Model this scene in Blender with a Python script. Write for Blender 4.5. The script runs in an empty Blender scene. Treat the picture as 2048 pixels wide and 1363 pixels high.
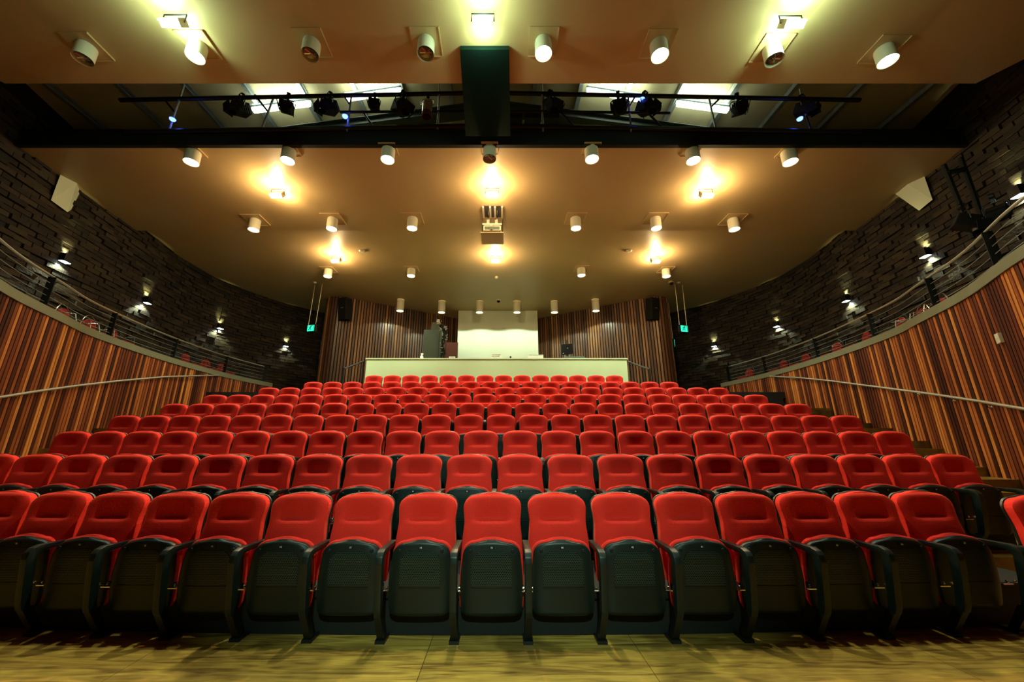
import bpy, bmesh, math, random
from mathutils import Vector, Matrix
random.seed(7)
SC = bpy.context.scene
COL = SC.collection
PI = math.pi

# ------------------------------------------------------------------ camera, world, exposure
F, TH, CX, CY = 760.0, math.radians(15.5), 1003.0, 681.5      # focal length in px, pitch, optical centre
CAM = (0.2, 0.0, 1.36)
cam_d = bpy.data.cameras.new('camera'); cam = bpy.data.objects.new('camera', cam_d); COL.objects.link(cam)
cam_d.sensor_width = 36; cam_d.lens = F/2048*36; cam_d.shift_x = (1024-CX)/2048
cam_d.clip_start = .05; cam_d.clip_end = 100
cam.location = CAM; cam.rotation_euler = (PI/2+TH, 0, 0)
SC.camera = cam
w = bpy.data.worlds.new('world'); SC.world = w; w.use_nodes = True
w.node_tree.nodes['Background'].inputs[0].default_value = (.30, .34, .28, 1)
w.node_tree.nodes['Background'].inputs[1].default_value = .010
SC.view_settings.view_transform = 'Standard'; SC.view_settings.look = 'None'
SC.view_settings.gamma = 1; SC.view_settings.exposure = 0.9; SC.view_settings.use_curve_mapping = False
try:
    SC.cycles.max_bounces = 6; SC.cycles.diffuse_bounces = 3; SC.cycles.glossy_bounces = 3
    SC.cycles.sample_clamp_indirect = 3; SC.cycles.use_denoising = True
    SC.cycles.caustics_reflective = False; SC.cycles.caustics_refractive = False
except Exception: pass

# light levels
LV = dict(can=110, cana=40, canb=190, canc=430, flood=75, front=54, booth=62, sconce=50, fluo=9.0, stage=800)  # stage is the power of the added front row fill
COOL = (.86, 1.0, .78); WARM = (1.0, .70, .34); GREEN = (.62, 1.0, .66)

def lamp(kind, loc, energy, color, size=.06, aim=None, angle=100, blend=.6, parent=None, name='light'):
    d = bpy.data.lights.new(name, kind); d.energy = energy; d.color = color
    if kind in ('POINT', 'SPOT'): d.shadow_soft_size = size
    if kind == 'SPOT': d.spot_size = math.radians(angle); d.spot_blend = blend
    o = bpy.data.objects.new(name, d); COL.objects.link(o); o.location = loc
    if aim is not None:
        v = Vector(aim)-Vector(loc)
        if parent is not None: v = Vector(aim)
        o.rotation_euler = v.to_track_quat('-Z', 'Y').to_euler()
    if parent: o.parent = parent
    return o
# added unseen spot behind the viewer, brightens the middle of the front row
lamp('SPOT', (0.2, -2.6, 4.6), LV['stage'], (.62, 1.0, .78), .15, (0.15, 3.0, .80), 36, 1.0, name='front_row_fill')

# pixel -> world on a horizontal plane (z) or a frontal plane (Y)
def ray(x, y):
    v = (y-CY)/F; u = (x-CX)/F
    return Vector((u, math.cos(TH)+v*math.sin(TH), math.sin(TH)-v*math.cos(TH)))
def atz(x, y, z):
    r = ray(x, y); t = (z-CAM[2])/r.z
    return Vector(CAM)+r*t
def aty(x, y, Y):
    r = ray(x, y); t = (Y-CAM[1])/r.y
    return Vector(CAM)+r*t

# ------------------------------------------------------------------ materials
M = {}
def mat(name, color, rough=.6, metal=0, spec=.5, emit=None, estr=0, noise=None, bump=None, coat=0):
    m = bpy.data.materials.new(name); m.use_nodes = True; nt = m.node_tree
    b = nt.nodes['Principled BSDF']
    b.inputs['Base Color'].default_value = (*color, 1); b.inputs['Roughness'].default_value = rough
    b.inputs['Metallic'].default_value = metal; b.inputs['Specular IOR Level'].default_value = spec
    if coat: b.inputs['Coat Weight'].default_value = coat
    if emit: b.inputs['Emission Color'].default_value = (*emit, 1); b.inputs['Emission Strength'].default_value = estr
    if noise:                                   # (scale, amount): broad tone variation
        tc = nt.nodes.new('ShaderNodeTexCoord'); n = nt.nodes.new('ShaderNodeTexNoise'); n.inputs['Scale'].default_value = noise[0]
        n.inputs['Detail'].default_value = 4
        r = nt.nodes.new('ShaderNodeValToRGB'); a = noise[1]
        r.color_ramp.elements[0].position = .3; r.color_ramp.elements[1].position = .7
        r.color_ramp.elements[0].color = (*[c*(1-a) for c in color], 1); r.color_ramp.elements[1].color = (*[min(1, c*(1+a)) for c in color], 1)
        nt.links.new(tc.outputs['Object'], n.inputs['Vector']); nt.links.new(n.outputs['Fac'], r.inputs[0]); nt.links.new(r.outputs[0], b.inputs['Base Color'])
    if bump:                                    # (scale, strength)
        tc = nt.nodes.new('ShaderNodeTexCoord'); n = nt.nodes.new('ShaderNodeTexNoise'); n.inputs['Scale'].default_value = bump[0]
        bp = nt.nodes.new('ShaderNodeBump'); bp.inputs['Strength'].default_value = bump[1]; bp.inputs['Distance'].default_value = .01
        nt.links.new(tc.outputs['Object'], n.inputs['Vector']); nt.links.new(n.outputs['Fac'], bp.inputs['Height']); nt.links.new(bp.outputs[0], b.inputs['Normal'])
    M[name] = m; return m

# red woven fabric
m = mat('red_fabric', (.72, .022, .012), .85, spec=.25, noise=(3, .10))
nt = m.node_tree; b = nt.nodes['Principled BSDF']
b.inputs['Sheen Weight'].default_value = .35; b.inputs['Sheen Roughness'].default_value = .4; b.inputs['Sheen Tint'].default_value = (1, .25, .12, 1)
tc = nt.nodes.new('ShaderNodeTexCoord')
w1 = nt.nodes.new('ShaderNodeTexWave'); w1.inputs['Scale'].default_value = 45; w1.bands_direction = 'X'
w2 = nt.nodes.new('ShaderNodeTexWave'); w2.inputs['Scale'].default_value = 45; w2.bands_direction = 'Z'
mx = nt.nodes.new('ShaderNodeMath'); mx.operation = 'ADD'; bp = nt.nodes.new('ShaderNodeBump'); bp.inputs['Strength'].default_value = .35; bp.inputs['Distance'].default_value = .002
for q in (w1, w2): nt.links.new(tc.outputs['Object'], q.inputs['Vector'])
nt.links.new(w1.outputs['Fac'], mx.inputs[0]); nt.links.new(w2.outputs['Fac'], mx.inputs[1]); nt.links.new(mx.outputs[0], bp.inputs['Height']); nt.links.new(bp.outputs[0], b.inputs['Normal'])

mat('dark_red_fabric', (.28, .014, .012), .85)
mat('dark_plastic', (.0022, .0085, .007), .42, spec=.36, bump=(400, .08))
# perforated plastic: staggered round holes
m = mat('perforated_plastic', (.014, .026, .021), .42)
nt = m.node_tree; b = nt.nodes['Principled BSDF']; L = nt.links.new
tc = nt.nodes.new('ShaderNodeTexCoord'); sx = nt.nodes.new('ShaderNodeSeparateXYZ'); L(tc.outputs['Object'], sx.inputs[0])
def mth(op, a, bb=None, c=None):
    n = nt.nodes.new('ShaderNodeMath'); n.operation = op
    for i, q in enumerate((a, bb, c)):
        if q is None: continue
        if isinstance(q, (int, float)): n.inputs[i].default_value = q
        else: L(q, n.inputs[i])
    return n.outputs[0]
P1, P2 = .0132, .0114
row = mth('FLOOR', mth('DIVIDE', sx.outputs['Z'], P2))
off = mth('MULTIPLY', mth('MODULO', mth('ABSOLUTE', row), 2), .5)
fx = mth('SUBTRACT', mth('FRACT', mth('ADD', mth('DIVIDE', sx.outputs['X'], P1), mth('ADD', off, 50))), .5)
fz = mth('SUBTRACT', mth('FRACT', mth('ADD', mth('DIVIDE', sx.outputs['Z'], P2), 50)), .5)
dd = mth('SQRT', mth('ADD', mth('MULTIPLY', fx, fx), mth('MULTIPLY', fz, fz)))
hole = mth('LESS_THAN', dd, .30)
cr = nt.nodes.new('ShaderNodeMix'); cr.data_type = 'RGBA'; L(hole, cr.inputs[0]); cr.inputs[6].default_value = (.008, .024, .019, 1); cr.inputs[7].default_value = (.0008, .001, .001, 1)
L(cr.outputs[2], b.inputs['Base Color']); L(mth('MULTIPLY', mth('SUBTRACT', 1, hole), .5), b.inputs['Specular IOR Level'])
bp = nt.nodes.new('ShaderNodeBump'); bp.invert = True; bp.inputs['Strength'].default_value = .6; bp.inputs['Distance'].default_value = .002; L(hole, bp.inputs['Height']); L(bp.outputs[0], b.inputs['Normal'])

mat('black_metal', (.010, .011, .011), .42, .3)
mat('black_paint', (.008, .009, .008), .7, spec=.25)
mat('chrome', (.75, .76, .74), .18, 1)
mat('steel_rail', (.85, .82, .70), .42, .9)
mat('galvanised', (.50, .55, .54), .42, .7, noise=(8, .15))
mat('white_text', (.75, .78, .72), .6)
mat('black_text', (.02, .02, .02), .6)
mat('ceiling_warm_tint', (.58, .42, .205), .42, spec=.4, noise=(.6, .04), bump=(3, .05))  # white ceiling, with the warm bounced light put into its base colour
mat('fixture_white', (.72, .68, .52), .45)
mat('fixture_inside', (.35, .33, .28), .25, .8)
mat('cream_panel', (.55, .48, .27), .7, noise=(2, .1))
mat('white_wall', (.72, .80, .64), .6, noise=(1.5, .03))
mat('counter_paint', (.62, .74, .40), .6, noise=(.7, .06))
mat('olive_cap', (.20, .205, .13), .55, noise=(2, .08))
mat('slat_backing', (.018, .004, .004), .8)
mat('dark_void', (.006, .006, .006), .9)
mat('grey_green_metal', (.055, .085, .065), .5)
mat('red_door', (.10, .018, .014), .5)
mat('paper', (.8, .82, .75), .7)
mat('concrete_dark', (.05, .045, .035), .8, noise=(3, .2))
mat('screen_black', (.01, .01, .012), .15)
mat('silver', (.62, .55, .50), .25, 1)
mat('blue_led', (.02, .03, .3), .3, emit=(.05, .1, 1), estr=6)
mat('green_exit', (.02, .5, .3), .4, emit=(.03, .85, .50), estr=.75)
mat('exit_dark', (.0, .06, .03), .5)
mat('lamp_cool', (1, 1, .9), .4, emit=(.80, 1.0, .72), estr=9)
mat('lamp_booth', (1, 1, .9), .4, emit=(1.0, 1.0, .62), estr=5)
mat('lamp_warm', (1, .9, .6), .4, emit=(1.0, .80, .45), estr=60)
mat('lamp_front', (1, 1, .9), .4, emit=(.75, 1.0, .80), estr=60)
mat('tube_light', (1, 1, .9), .4, emit=(.82, 1.0, .80), estr=6)
mat('sconce_glow', (1, 1, 1), .4, emit=(.80, .95, 1.0), estr=7)

# slatted timber: per-slat tone + grain
def timber(name, ramp, rough=.4):
    m = mat(name, (.3, .1, .04), rough); nt = m.node_tree; b = nt.nodes['Principled BSDF']; L = nt.links.new
    at = nt.nodes.new('ShaderNodeAttribute'); at.attribute_name = 'tone'
    cr = nt.nodes.new('ShaderNodeValToRGB'); cr.color_ramp.interpolation = 'LINEAR'
    els = cr.color_ramp.elements
    els[0].position = ramp[0][0]; els[0].color = (*ramp[0][1], 1); els[1].position = ramp[-1][0]; els[1].color = (*ramp[-1][1], 1)
    for p, c in ramp[1:-1]:
        e = els.new(p); e.color = (*c, 1)
    sp = nt.nodes.new('ShaderNodeSeparateColor'); L(at.outputs['Color'], sp.inputs[0]); L(sp.outputs[0], cr.inputs[0])
    tc = nt.nodes.new('ShaderNodeTexCoord'); mp = nt.nodes.new('ShaderNodeMapping'); mp.inputs['Scale'].default_value = (14, 14, .8)
    av = nt.nodes.new('ShaderNodeVectorMath'); av.operation = 'MULTIPLY_ADD'; av.inputs[1].default_value = (9, 7, 31)
    L(tc.outputs['Object'], mp.inputs[0]); L(at.outputs['Color'], av.inputs[0]); L(mp.outputs[0], av.inputs[2])
    n = nt.nodes.new('ShaderNodeTexNoise'); n.inputs['Scale'].default_value = 1.3; n.inputs['Detail'].default_value = 5; n.inputs['Distortion'].default_value = 1.2
    L(av.outputs[0], n.inputs['Vector'])
    r2 = nt.nodes.new('ShaderNodeMapRange'); r2.inputs[1].default_value = .3; r2.inputs[2].default_value = .7; r2.inputs[3].default_value = .62; r2.inputs[4].default_value = 1.25
    L(n.outputs['Fac'], r2.inputs[0])
    mul = nt.nodes.new('ShaderNodeVectorMath'); mul.operation = 'SCALE'; L(cr.outputs[0], mul.inputs[0]); L(r2.outputs[0], mul.inputs['Scale']); L(mul.outputs[0], b.inputs['Base Color'])
    return m
timber('timber_slats', [(0, (.05, .011, .005)), (.35, (.17, .038, .013)), (.65, (.38, .10, .026)), (.85, (.56, .17, .040)), (1, (.74, .27, .060))])
timber('timber_back', [(0, (.06, .028, .014)), (.4, (.13, .055, .025)), (.75, (.24, .11, .045)), (1, (.36, .18, .07))])

# brick: per-brick tone
m = mat('brick', (.1, .06, .03), .8); nt = m.node_tree; b = nt.nodes['Principled BSDF']
at = nt.nodes.new('ShaderNodeAttribute'); at.attribute_name = 'tone'; sp = nt.nodes.new('ShaderNodeSeparateColor')
cr = nt.nodes.new('ShaderNodeValToRGB'); els = cr.color_ramp.elements
els[0].color = (.005, .003, .002, 1); els[1].color = (.040, .028, .014, 1)
e = els.new(.5); e.color = (.018, .009, .005, 1)
nt.links.new(at.outputs['Color'], sp.inputs[0]); nt.links.new(sp.outputs[0], cr.inputs[0]); nt.links.new(cr.outputs[0], b.inputs['Base Color'])
tc = nt.nodes.new('ShaderNodeTexCoord'); n = nt.nodes.new('ShaderNodeTexNoise'); n.inputs['Scale'].default_value = 25; bp = nt.nodes.new('ShaderNodeBump'); bp.inputs['Strength'].default_value = .5; bp.inputs['Distance'].default_value = .02
nt.links.new(tc.outputs['Object'], n.inputs['Vector']); nt.links.new(n.outputs['Fac'], bp.inputs['Height']); nt.links.new(bp.outputs[0], b.inputs['Normal'])

# stage floor: big ply sheets, grain along X, worn patches with their own outline
m = mat('ply_floor', (.4, .28, .08), .30, spec=.5); nt = m.node_tree; b = nt.nodes['Principled BSDF']; L = nt.links.new
tc = nt.nodes.new('ShaderNodeTexCoord'); mp = nt.nodes.new('ShaderNodeMapping'); mp.inputs['Scale'].default_value = (.8, 8.0, 1)
n1 = nt.nodes.new('ShaderNodeTexNoise'); n1.inputs['Scale'].default_value = 2.2; n1.inputs['Detail'].default_value = 7; n1.inputs['Distortion'].default_value = 1.6
cr = nt.nodes.new('ShaderNodeValToRGB'); els = cr.color_ramp.elements
els[0].position = .30; els[0].color = (.15, .075, .018, 1); els[1].position = .68; els[1].color = (.54, .34, .06, 1)
e = els.new(.48); e.color = (.36, .21, .04, 1)
L(tc.outputs['Object'], mp.inputs[0]); L(mp.outputs[0], n1.inputs['Vector']); L(n1.outputs['Fac'], cr.inputs[0])
n2 = nt.nodes.new('ShaderNodeTexNoise'); n2.inputs['Scale'].default_value = .9; n2.inputs['Detail'].default_value = 3
L(tc.outputs['Object'], n2.inputs['Vector'])
st = nt.nodes.new('ShaderNodeMapRange'); st.inputs[1].default_value = .52; st.inputs[2].default_value = .56; st.inputs[3].default_value = 1; st.inputs[4].default_value = .55; L(n2.outputs['Fac'], st.inputs[0])
at = nt.nodes.new('ShaderNodeAttribute'); at.attribute_name = 'tone'; sp = nt.nodes.new('ShaderNodeSeparateColor'); L(at.outputs['Color'], sp.inputs[0])
k = nt.nodes.new('ShaderNodeMath'); k.operation = 'MULTIPLY'; L(st.outputs[0], k.inputs[0]); L(sp.outputs[0], k.inputs[1])
mul = nt.nodes.new('ShaderNodeVectorMath'); mul.operation = 'SCALE'; L(cr.outputs[0], mul.inputs[0]); L(k.outputs[0], mul.inputs['Scale']); L(mul.outputs[0], b.inputs['Base Color'])

# ------------------------------------------------------------------ mesh helpers
class MB:
    def __init__(s): s.v = []; s.f = []; s.t = []; s.smooth = False
    def add(s, vs, fs, tone=None):
        n = len(s.v); s.v += [tuple(v) for v in vs]; s.f += [tuple(i+n for i in f) for f in fs]; s.t += [tone]*len(fs); return s
    def box(s, c, size, rot=None, tone=None):
        x, y, z = [q/2 for q in size]
        vs = [Vector((a, b, c2)) for a in (-x, x) for b in (-y, y) for c2 in (-z, z)]
        if rot is not None: vs = [rot @ v for v in vs]
        c = Vector(c); return s.add([v+c for v in vs], [(0,1,3,2),(4,6,7,5),(0,4,5,1),(2,3,7,6),(0,2,6,4),(1,5,7,3)], tone)
    def tube(s, pts, r, n=8, caps=True, closed=False):
        pts = [Vector(p) for p in pts]; m = len(pts)
        rs = r if isinstance(r, (list, tuple)) else [r]*m
        up = Vector((0, 0, 1)); rings = []
        prev = None
        for i, p in enumerate(pts):
            if closed: t = (pts[(i+1) % m]-pts[i-1])
            else: t = pts[min(i+1, m-1)]-pts[max(i-1, 0)]
            t.normalize()
            a = prev if prev is not None else (Vector((1, 0, 0)) if abs(t.z) > .95 else up)
            a = (a-t*a.dot(t))
            if a.length < 1e-4: a = Vector((1, 0, 0)).cross(t)
            a.normalize(); prev = a; b2 = t.cross(a)
            rings.append([p+(a*math.cos(2*PI*k/n)+b2*math.sin(2*PI*k/n))*rs[i] for k in range(n)])
        vs = [q for R in rings for q in R]; fs = []
        for i in range(m if closed else m-1):
            j = (i+1) % m
            for k in range(n): fs.append((i*n+k, i*n+(k+1) % n, j*n+(k+1) % n, j*n+k))
        if caps and not closed: fs += [tuple(range(n))[::-1], tuple((m-1)*n+k for k in range(n))]
        return s.add(vs, fs)
    def lathe(s, prof, n=20, c=(0, 0, 0), axis='z', cap0=False, cap1=False):
        vs = []; m = len(prof)
        for r, z in prof:
            for k in range(n):
                a = 2*PI*k/n; p = (r*math.cos(a), r*math.sin(a), z)
                if axis == 'y': p = (p[0], p[2], p[1])
                if axis == 'x': p = (p[2], p[0], p[1])
                vs.append((p[0]+c[0], p[1]+c[1], p[2]+c[2]))
        fs = [(i*n+k, i*n+(k+1) % n, (i+1)*n+(k+1) % n, (i+1)*n+k) for i in range(m-1) for k in range(n)]
        if cap0: fs.append(tuple(range(n))[::-1])
        if cap1: fs.append(tuple((m-1)*n+k for k in range(n)))
        return s.add(vs, fs)
    def prism(s, poly, z0, z1, tone=None):          # poly [(x,y)] extruded in z
        n = len(poly); vs = [(x, y, z0) for x, y in poly]+[(x, y, z1) for x, y in poly]
        return s.add(vs, [tuple(range(n))[::-1], tuple(range(n, 2*n))]+[(i, (i+1) % n, n+(i+1) % n, n+i) for i in range(n)], tone)
    def xprism(s, poly, x0, x1):                     # poly [(y,z)] extruded in x
        n = len(poly); vs = [(x0, y, z) for y, z in poly]+[(x1, y, z) for y, z in poly]
        return s.add(vs, [tuple(range(n)), tuple(range(n, 2*n))[::-1]]+[(i, n+i, n+(i+1) % n, (i+1) % n) for i in range(n)])
    def mesh(s, name, m, smooth=False, bevel=0):
        me = bpy.data.meshes.new(name); me.from_pydata(s.v, [], s.f); me.materials.append(M[m] if isinstance(m, str) else m)
        if any(t is not None for t in s.t):
            at = me.color_attributes.new('tone', 'FLOAT_COLOR', 'CORNER')
            for p in me.polygons:
                t = s.t[p.index] or 0
                for li in p.loop_indices: at.data[li].color = (t, (t*7.31) % 1, (t*3.77) % 1, 1)
        bm = bmesh.new(); bm.from_mesh(me); bmesh.ops.recalc_face_normals(bm, faces=bm.faces)
        if bevel: bmesh.ops.bevel(bm, geom=bm.edges[:]+bm.verts[:], offset=bevel, segments=2, affect='EDGES', profile=.6)
        bm.to_mesh(me); bm.free()
        if smooth:
            me.polygons.foreach_set('use_smooth', [True]*len(me.polygons))
            try: me.set_sharp_from_angle(angle=math.radians(42))
            except Exception: pass
        me.update(); return me
    def build(s, name, m, parent=None, smooth=False, bevel=0, loc=None):
        o = bpy.data.objects.new(name, s.mesh(name, m, smooth, bevel)); COL.objects.link(o)
        if parent: o.parent = parent
        if loc is not None: o.location = loc
        return o

def tag(o, label=None, cat=None, group=None, kind=None):
    if label: o['label'] = label
    if cat: o['category'] = cat
    if group: o['group'] = group
    if kind: o['kind'] = kind
    return o
def empty(name, loc=(0, 0, 0), rz=0, label=None, cat=None, group=None):
    o = bpy.data.objects.new(name, None); o.empty_display_size = .1; COL.objects.link(o); o.location = loc; o.rotation_euler = (0, 0, rz)
    return tag(o, label, cat, group)
def struct(mb, name, m, label=None, **k):
    o = mb.build(name, m, **k); o['kind'] = 'structure'
    if label: o['label'] = label
    return o
CH = {}
def copy_tree(o, parent=None):
    c = o.copy(); COL.objects.link(c); c.parent = parent
    for ch in list(o.children): copy_tree(ch, c)
    return c
TXT = {}
def text_mesh(s, size):
    if (s, size) in TXT: return TXT[(s, size)]
    cu = bpy.data.curves.new('text', 'FONT'); cu.body = s; cu.size = size; cu.align_x = 'CENTER'; cu.align_y = 'CENTER'; cu.extrude = size*.03; cu.resolution_u = 2
    o = bpy.data.objects.new('text', cu); COL.objects.link(o)
    dg = bpy.context.evaluated_depsgraph_get(); dg.update()
    me = bpy.data.meshes.new_from_object(o.evaluated_get(dg)); bpy.data.objects.remove(o); bpy.data.curves.remove(cu)
    TXT[(s, size)] = me; return me
def text(s, size, m, name, loc, parent=None, rot=(PI/2, 0, 0)):
    me = text_mesh(s, size)
    if not me.materials: me.materials.append(M[m])
    o = bpy.data.objects.new(name, me); COL.objects.link(o); o.location = loc; o.rotation_euler = rot
    if parent: o.parent = parent
    return o
def ordn(n):
    W = ['zeroth','first','second','third','fourth','fifth','sixth','seventh','eighth','ninth','tenth','eleventh','twelfth','thirteenth','fourteenth','fifteenth','sixteenth','seventeenth','eighteenth','nineteenth','twentieth','twenty-first','twenty-second','twenty-third','twenty-fourth']
    return W[n]

# curves in plan (right side; mirrored for the left)
def spline(pts, n=14):
    out = []; P = [pts[0]]+list(pts)+[pts[-1]]
    for i in range(1, len(P)-2):
        p0, p1, p2, p3 = [Vector(q) for q in P[i-1:i+3]]
        for k in range(n):
            t = k/n; out.append(.5*((2*p1)+(-p0+p2)*t+(2*p0-5*p1+4*p2-p3)*t*t+(-p0+3*p1-3*p2+p3)*t**3))
    out.append(Vector(pts[-1])); return out
SLATC = spline([(6.0, 1.6), (6.45, 3.1), (7.0, 4.4), (7.87, 5.77), (8.45, 7.0), (9.0, 8.3), (9.5, 10.8), (9.62, 13.3), (9.3, 15.6)])
BRICKC = spline([(9.9, 1.0), (9.95, 3.6), (10.05, 5.3), (10.35, 6.9), (10.95, 10.4), (11.3, 13.6), (10.35, 16.3), (8.95, 18.0), (7.6, 19.2)])
def resample(c, step):
    out = [(c[0].copy(), None)]; L = [0]
    for i in range(1, len(c)): L.append(L[-1]+(c[i]-c[i-1]).length)
    n = int(L[-1]/step); res = []; j = 0
    for k in range(n+1):
        s = k*step
        while j < len(L)-2 and L[j+1] < s: j += 1
        t = (s-L[j])/max(1e-6, L[j+1]-L[j]); p = c[j].lerp(c[j+1], min(1, t)); d = (c[j+1]-c[j]).normalized()
        res.append((p, d))
    return res
def wallx(Y, c=SLATC):
    for i in range(len(c)-1):
        if c[i].y <= Y <= c[i+1].y: return c[i].x+(c[i+1].x-c[i].x)*(Y-c[i].y)/(c[i+1].y-c[i].y)
    return c[-1].x if Y > c[-1].y else c[0].x
def on_curve(x, y, c, off=0, ymin=0):          # where the sight line of a pixel meets a vertical curved wall
    r = ray(x, y); sgn = 1 if r.x > 0 else -1; best = None
    prev = None
    for k in range(40, 900):
        Y = k*.03
        p = Vector(CAM)+r*(Y/r.y)
        g = abs(p.x)+off-wallx(Y, c)
        if prev is not None and prev < 0 <= g and Y > ymin: return p
        prev = g
    return p
def normal_at(p, c):                            # inward plan normal of the right-hand curve at depth p.y, mirrored to p's side
    Y = p.y; dx = (wallx(Y+.15, c)-wallx(Y-.15, c))/.3; n = Vector((-1, dx, 0)).normalized()
    if p.x < 0: n.x = -n.x
    return n

# ------------------------------------------------------------------ room shell
ZC1, ZC2, ZROOF = 7.66, 7.86, 11.0
R0 = .2935; DR = .9548
# stage floor
fl = MB()
seams = [-30, -9, -6.6, -4.2, -1.62, -.24, 1.02, 3.5, 5.9, 8.3, 30]
xs = [-10, -6.3, -4.35, -2.2, -.31, 1.15, 3.1, 5.2, 10]
ys = [-3, .9, 3.9, 12]
random.seed(3)
for i in range(len(xs)-1):
    for j in range(len(ys)-1):
        fl.box(((xs[i]+xs[i+1])/2, (ys[j]+ys[j+1])/2, -.05), (xs[i+1]-xs[i]-.004, ys[j+1]-ys[j]-.004, .1), tone=random.uniform(.78, 1.15))
struct(fl, 'floor', 'ply_floor', 'honey coloured ply stage floor with dark worn patches')
struct(MB().box((0, 8, -.2), (24, 24, .1)), 'floor_base', 'concrete_dark')

# tiers
def clipx(X, Y): return max(-wallx(Y)+.03, min(wallx(Y)-.03, X))
CK = lambda k: .033/(3.36+DR*(k-1))
def rowY(k, X): return 3.2+DR*(k-1)+CK(k)*X*X
def rowZ(k): return R0*(k-1)+(.05 if k == 9 else 0)
XE = {2: 4.75, 3: 5.75, 4: 6.1, 5: 6.25, 6: 6.35, 7: 6.2, 8: 5.9, 9: 4.9}
def block_front(k, X): return rowY(k-1, X)+.13
def aisle_front(k, X): return 3.2+DR*(k-1)-.16+CK(k)*30
for k in range(2, 10):
    xe = XE[k]; N = 20; bf_ = [(-xe+2*xe*i/N, block_front(k, -xe+2*xe*i/N)) for i in range(N+1)]
    ya = aisle_front(k, xe); front = [(clipx(-9.7, ya), ya), (-xe, ya)]+bf_+[(xe, ya), (clipx(9.7, ya), ya)]
    Yb = 3.2+DR*k+1.0 if k < 9 else 12.6
    back = [(clipx(9.7, Yb), Yb), (clipx(-9.7, Yb), Yb)]
    zb_ = rowZ(k)-.31 if k > 2 else 0
    struct(MB().prism(bf_+[(xe, Yb), (-xe, Yb)], zb_, rowZ(k)), 'seating_tier', 'black_paint')
    for q in (1, -1): struct(MB().prism([(q*xe, ya), (clipx(q*9.7, ya), ya), (clipx(q*9.7, Yb), Yb), (q*xe, Yb)], zb_, rowZ(k), tone=random.uniform(.5, .7)), 'aisle_landing', 'ply_floor')
    rz = MB(); vs = []; fs = []
    for x, y in bf_: vs += [(x, y-.012, rowZ(k)-R0+.004), (x, y-.012, rowZ(k)-.004), (x, y-.001, rowZ(k)-.004), (x, y-.001, rowZ(k)-R0+.004)]
    for i in range(N):
        for j in range(4): fs.append((i*4+j, i*4+(j+1) % 4, i*4+4+(j+1) % 4, i*4+4+j))
    struct(rz.add(vs, fs), 'tier_riser', 'black_paint')
# half steps in both side aisles
for s in (-1, 1):
    for k in range(3, 9):
        Yf = 3.2+DR*(k-1)-.16+CK(k)*30; xw = wallx(Yf-.2)
        st_ = MB(); x0 = {3: 6.5, 4: 6.9, 5: 7.35, 6: 7.55, 7: 7.9, 8: 8.0}[k]
        st_.prism([(s*x0, Yf-.34), (s*(xw-.03), Yf-.34), (s*(xw-.03), Yf+.02), (s*x0, Yf+.02)], rowZ(k-1), rowZ(k-1)+R0*.5, tone=.75)
        o = struct(st_, 'aisle_step', 'ply_floor')

# slatted side walls
def slat_wall(c, mirror, z0, z1, name, matn, label, pitch=.090, width=.066, depth=.036, seed=1):
    random.seed(seed); mb = MB(); back = MB()
    for p, d in resample(c, pitch):
        if d is None: continue
        n = Vector((-d.y, d.x)); t = random.random()
        t = t**1.1
        a = math.atan2(d.y, d.x)
        R = Matrix.Rotation(a, 3, 'Z')
        q = p+n*(depth/2)
        if mirror: R = Matrix.Rotation(PI-a, 3, 'Z'); q = Vector((-q.x, q.y))
        mb.box((q.x, q.y, (z0+z1)/2), (width, depth, z1-z0), R, tone=t)
    o = struct(mb, name, matn, label)
    pts = [(p.x, p.y) for p, d in resample(c, .3)]
    m = -1 if mirror else 1
    outer = []
    for i in range(len(pts)):
        a = Vector(pts[max(0, i-1)]); b2 = Vector(pts[min(len(pts)-1, i+1)]); d = (b2-a).normalized(); outer.append((pts[i][0]+d.y*.12, pts[i][1]-d.x*.12))
    vs = []; fs = []
    for q, r in zip(pts, outer): vs += [(m*q[0], q[1], z0), (m*q[0], q[1], z1), (m*r[0], r[1], z1), (m*r[0], r[1], z0)]
    for i in range(len(pts)-1):
        for j in range(4): fs.append((i*4+j, i*4+(j+1) % 4, i*4+4+(j+1) % 4, i*4+4+j))
    back.add(vs, fs).build(name+'_lining', 'slat_backing', o)
    return o
ZSL, ZCAP, ZRAIL, ZBALC = 3.71, 3.87, 4.50, 3.52
slat_wall(SLATC, False, 0, ZSL, 'wall_right', 'timber_slats', 'curved wall of vertical orange and brown timber slats on the right', seed=5)
slat_wall(SLATC, True, 0, ZSL, 'wall_left', 'timber_slats', 'curved wall of vertical orange and brown timber slats on the left', seed=9)
def strip(c, m, n0, n1, z0, z1):                 # closed band following a curve
    mb = MB(); vs = []; fs = []; rs = resample(c, .25)
    for p, d in rs:
        n = Vector((-d.y, d.x)); a = p+n*n0; b2 = p+n*n1
        vs += [(m*a.x, a.y, z0), (m*a.x, a.y, z1), (m*b2.x, b2.y, z1), (m*b2.x, b2.y, z0)]
    for i in range(len(rs)-1):
        for j in range(4): fs.append((i*4+j, i*4+(j+1) % 4, i*4+4+(j+1) % 4, i*4+4+j))
    e = (len(rs)-1)*4; fs += [(0, 1, 2, 3), (e, e+1, e+2, e+3)]
    return mb.add(vs, fs)
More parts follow.
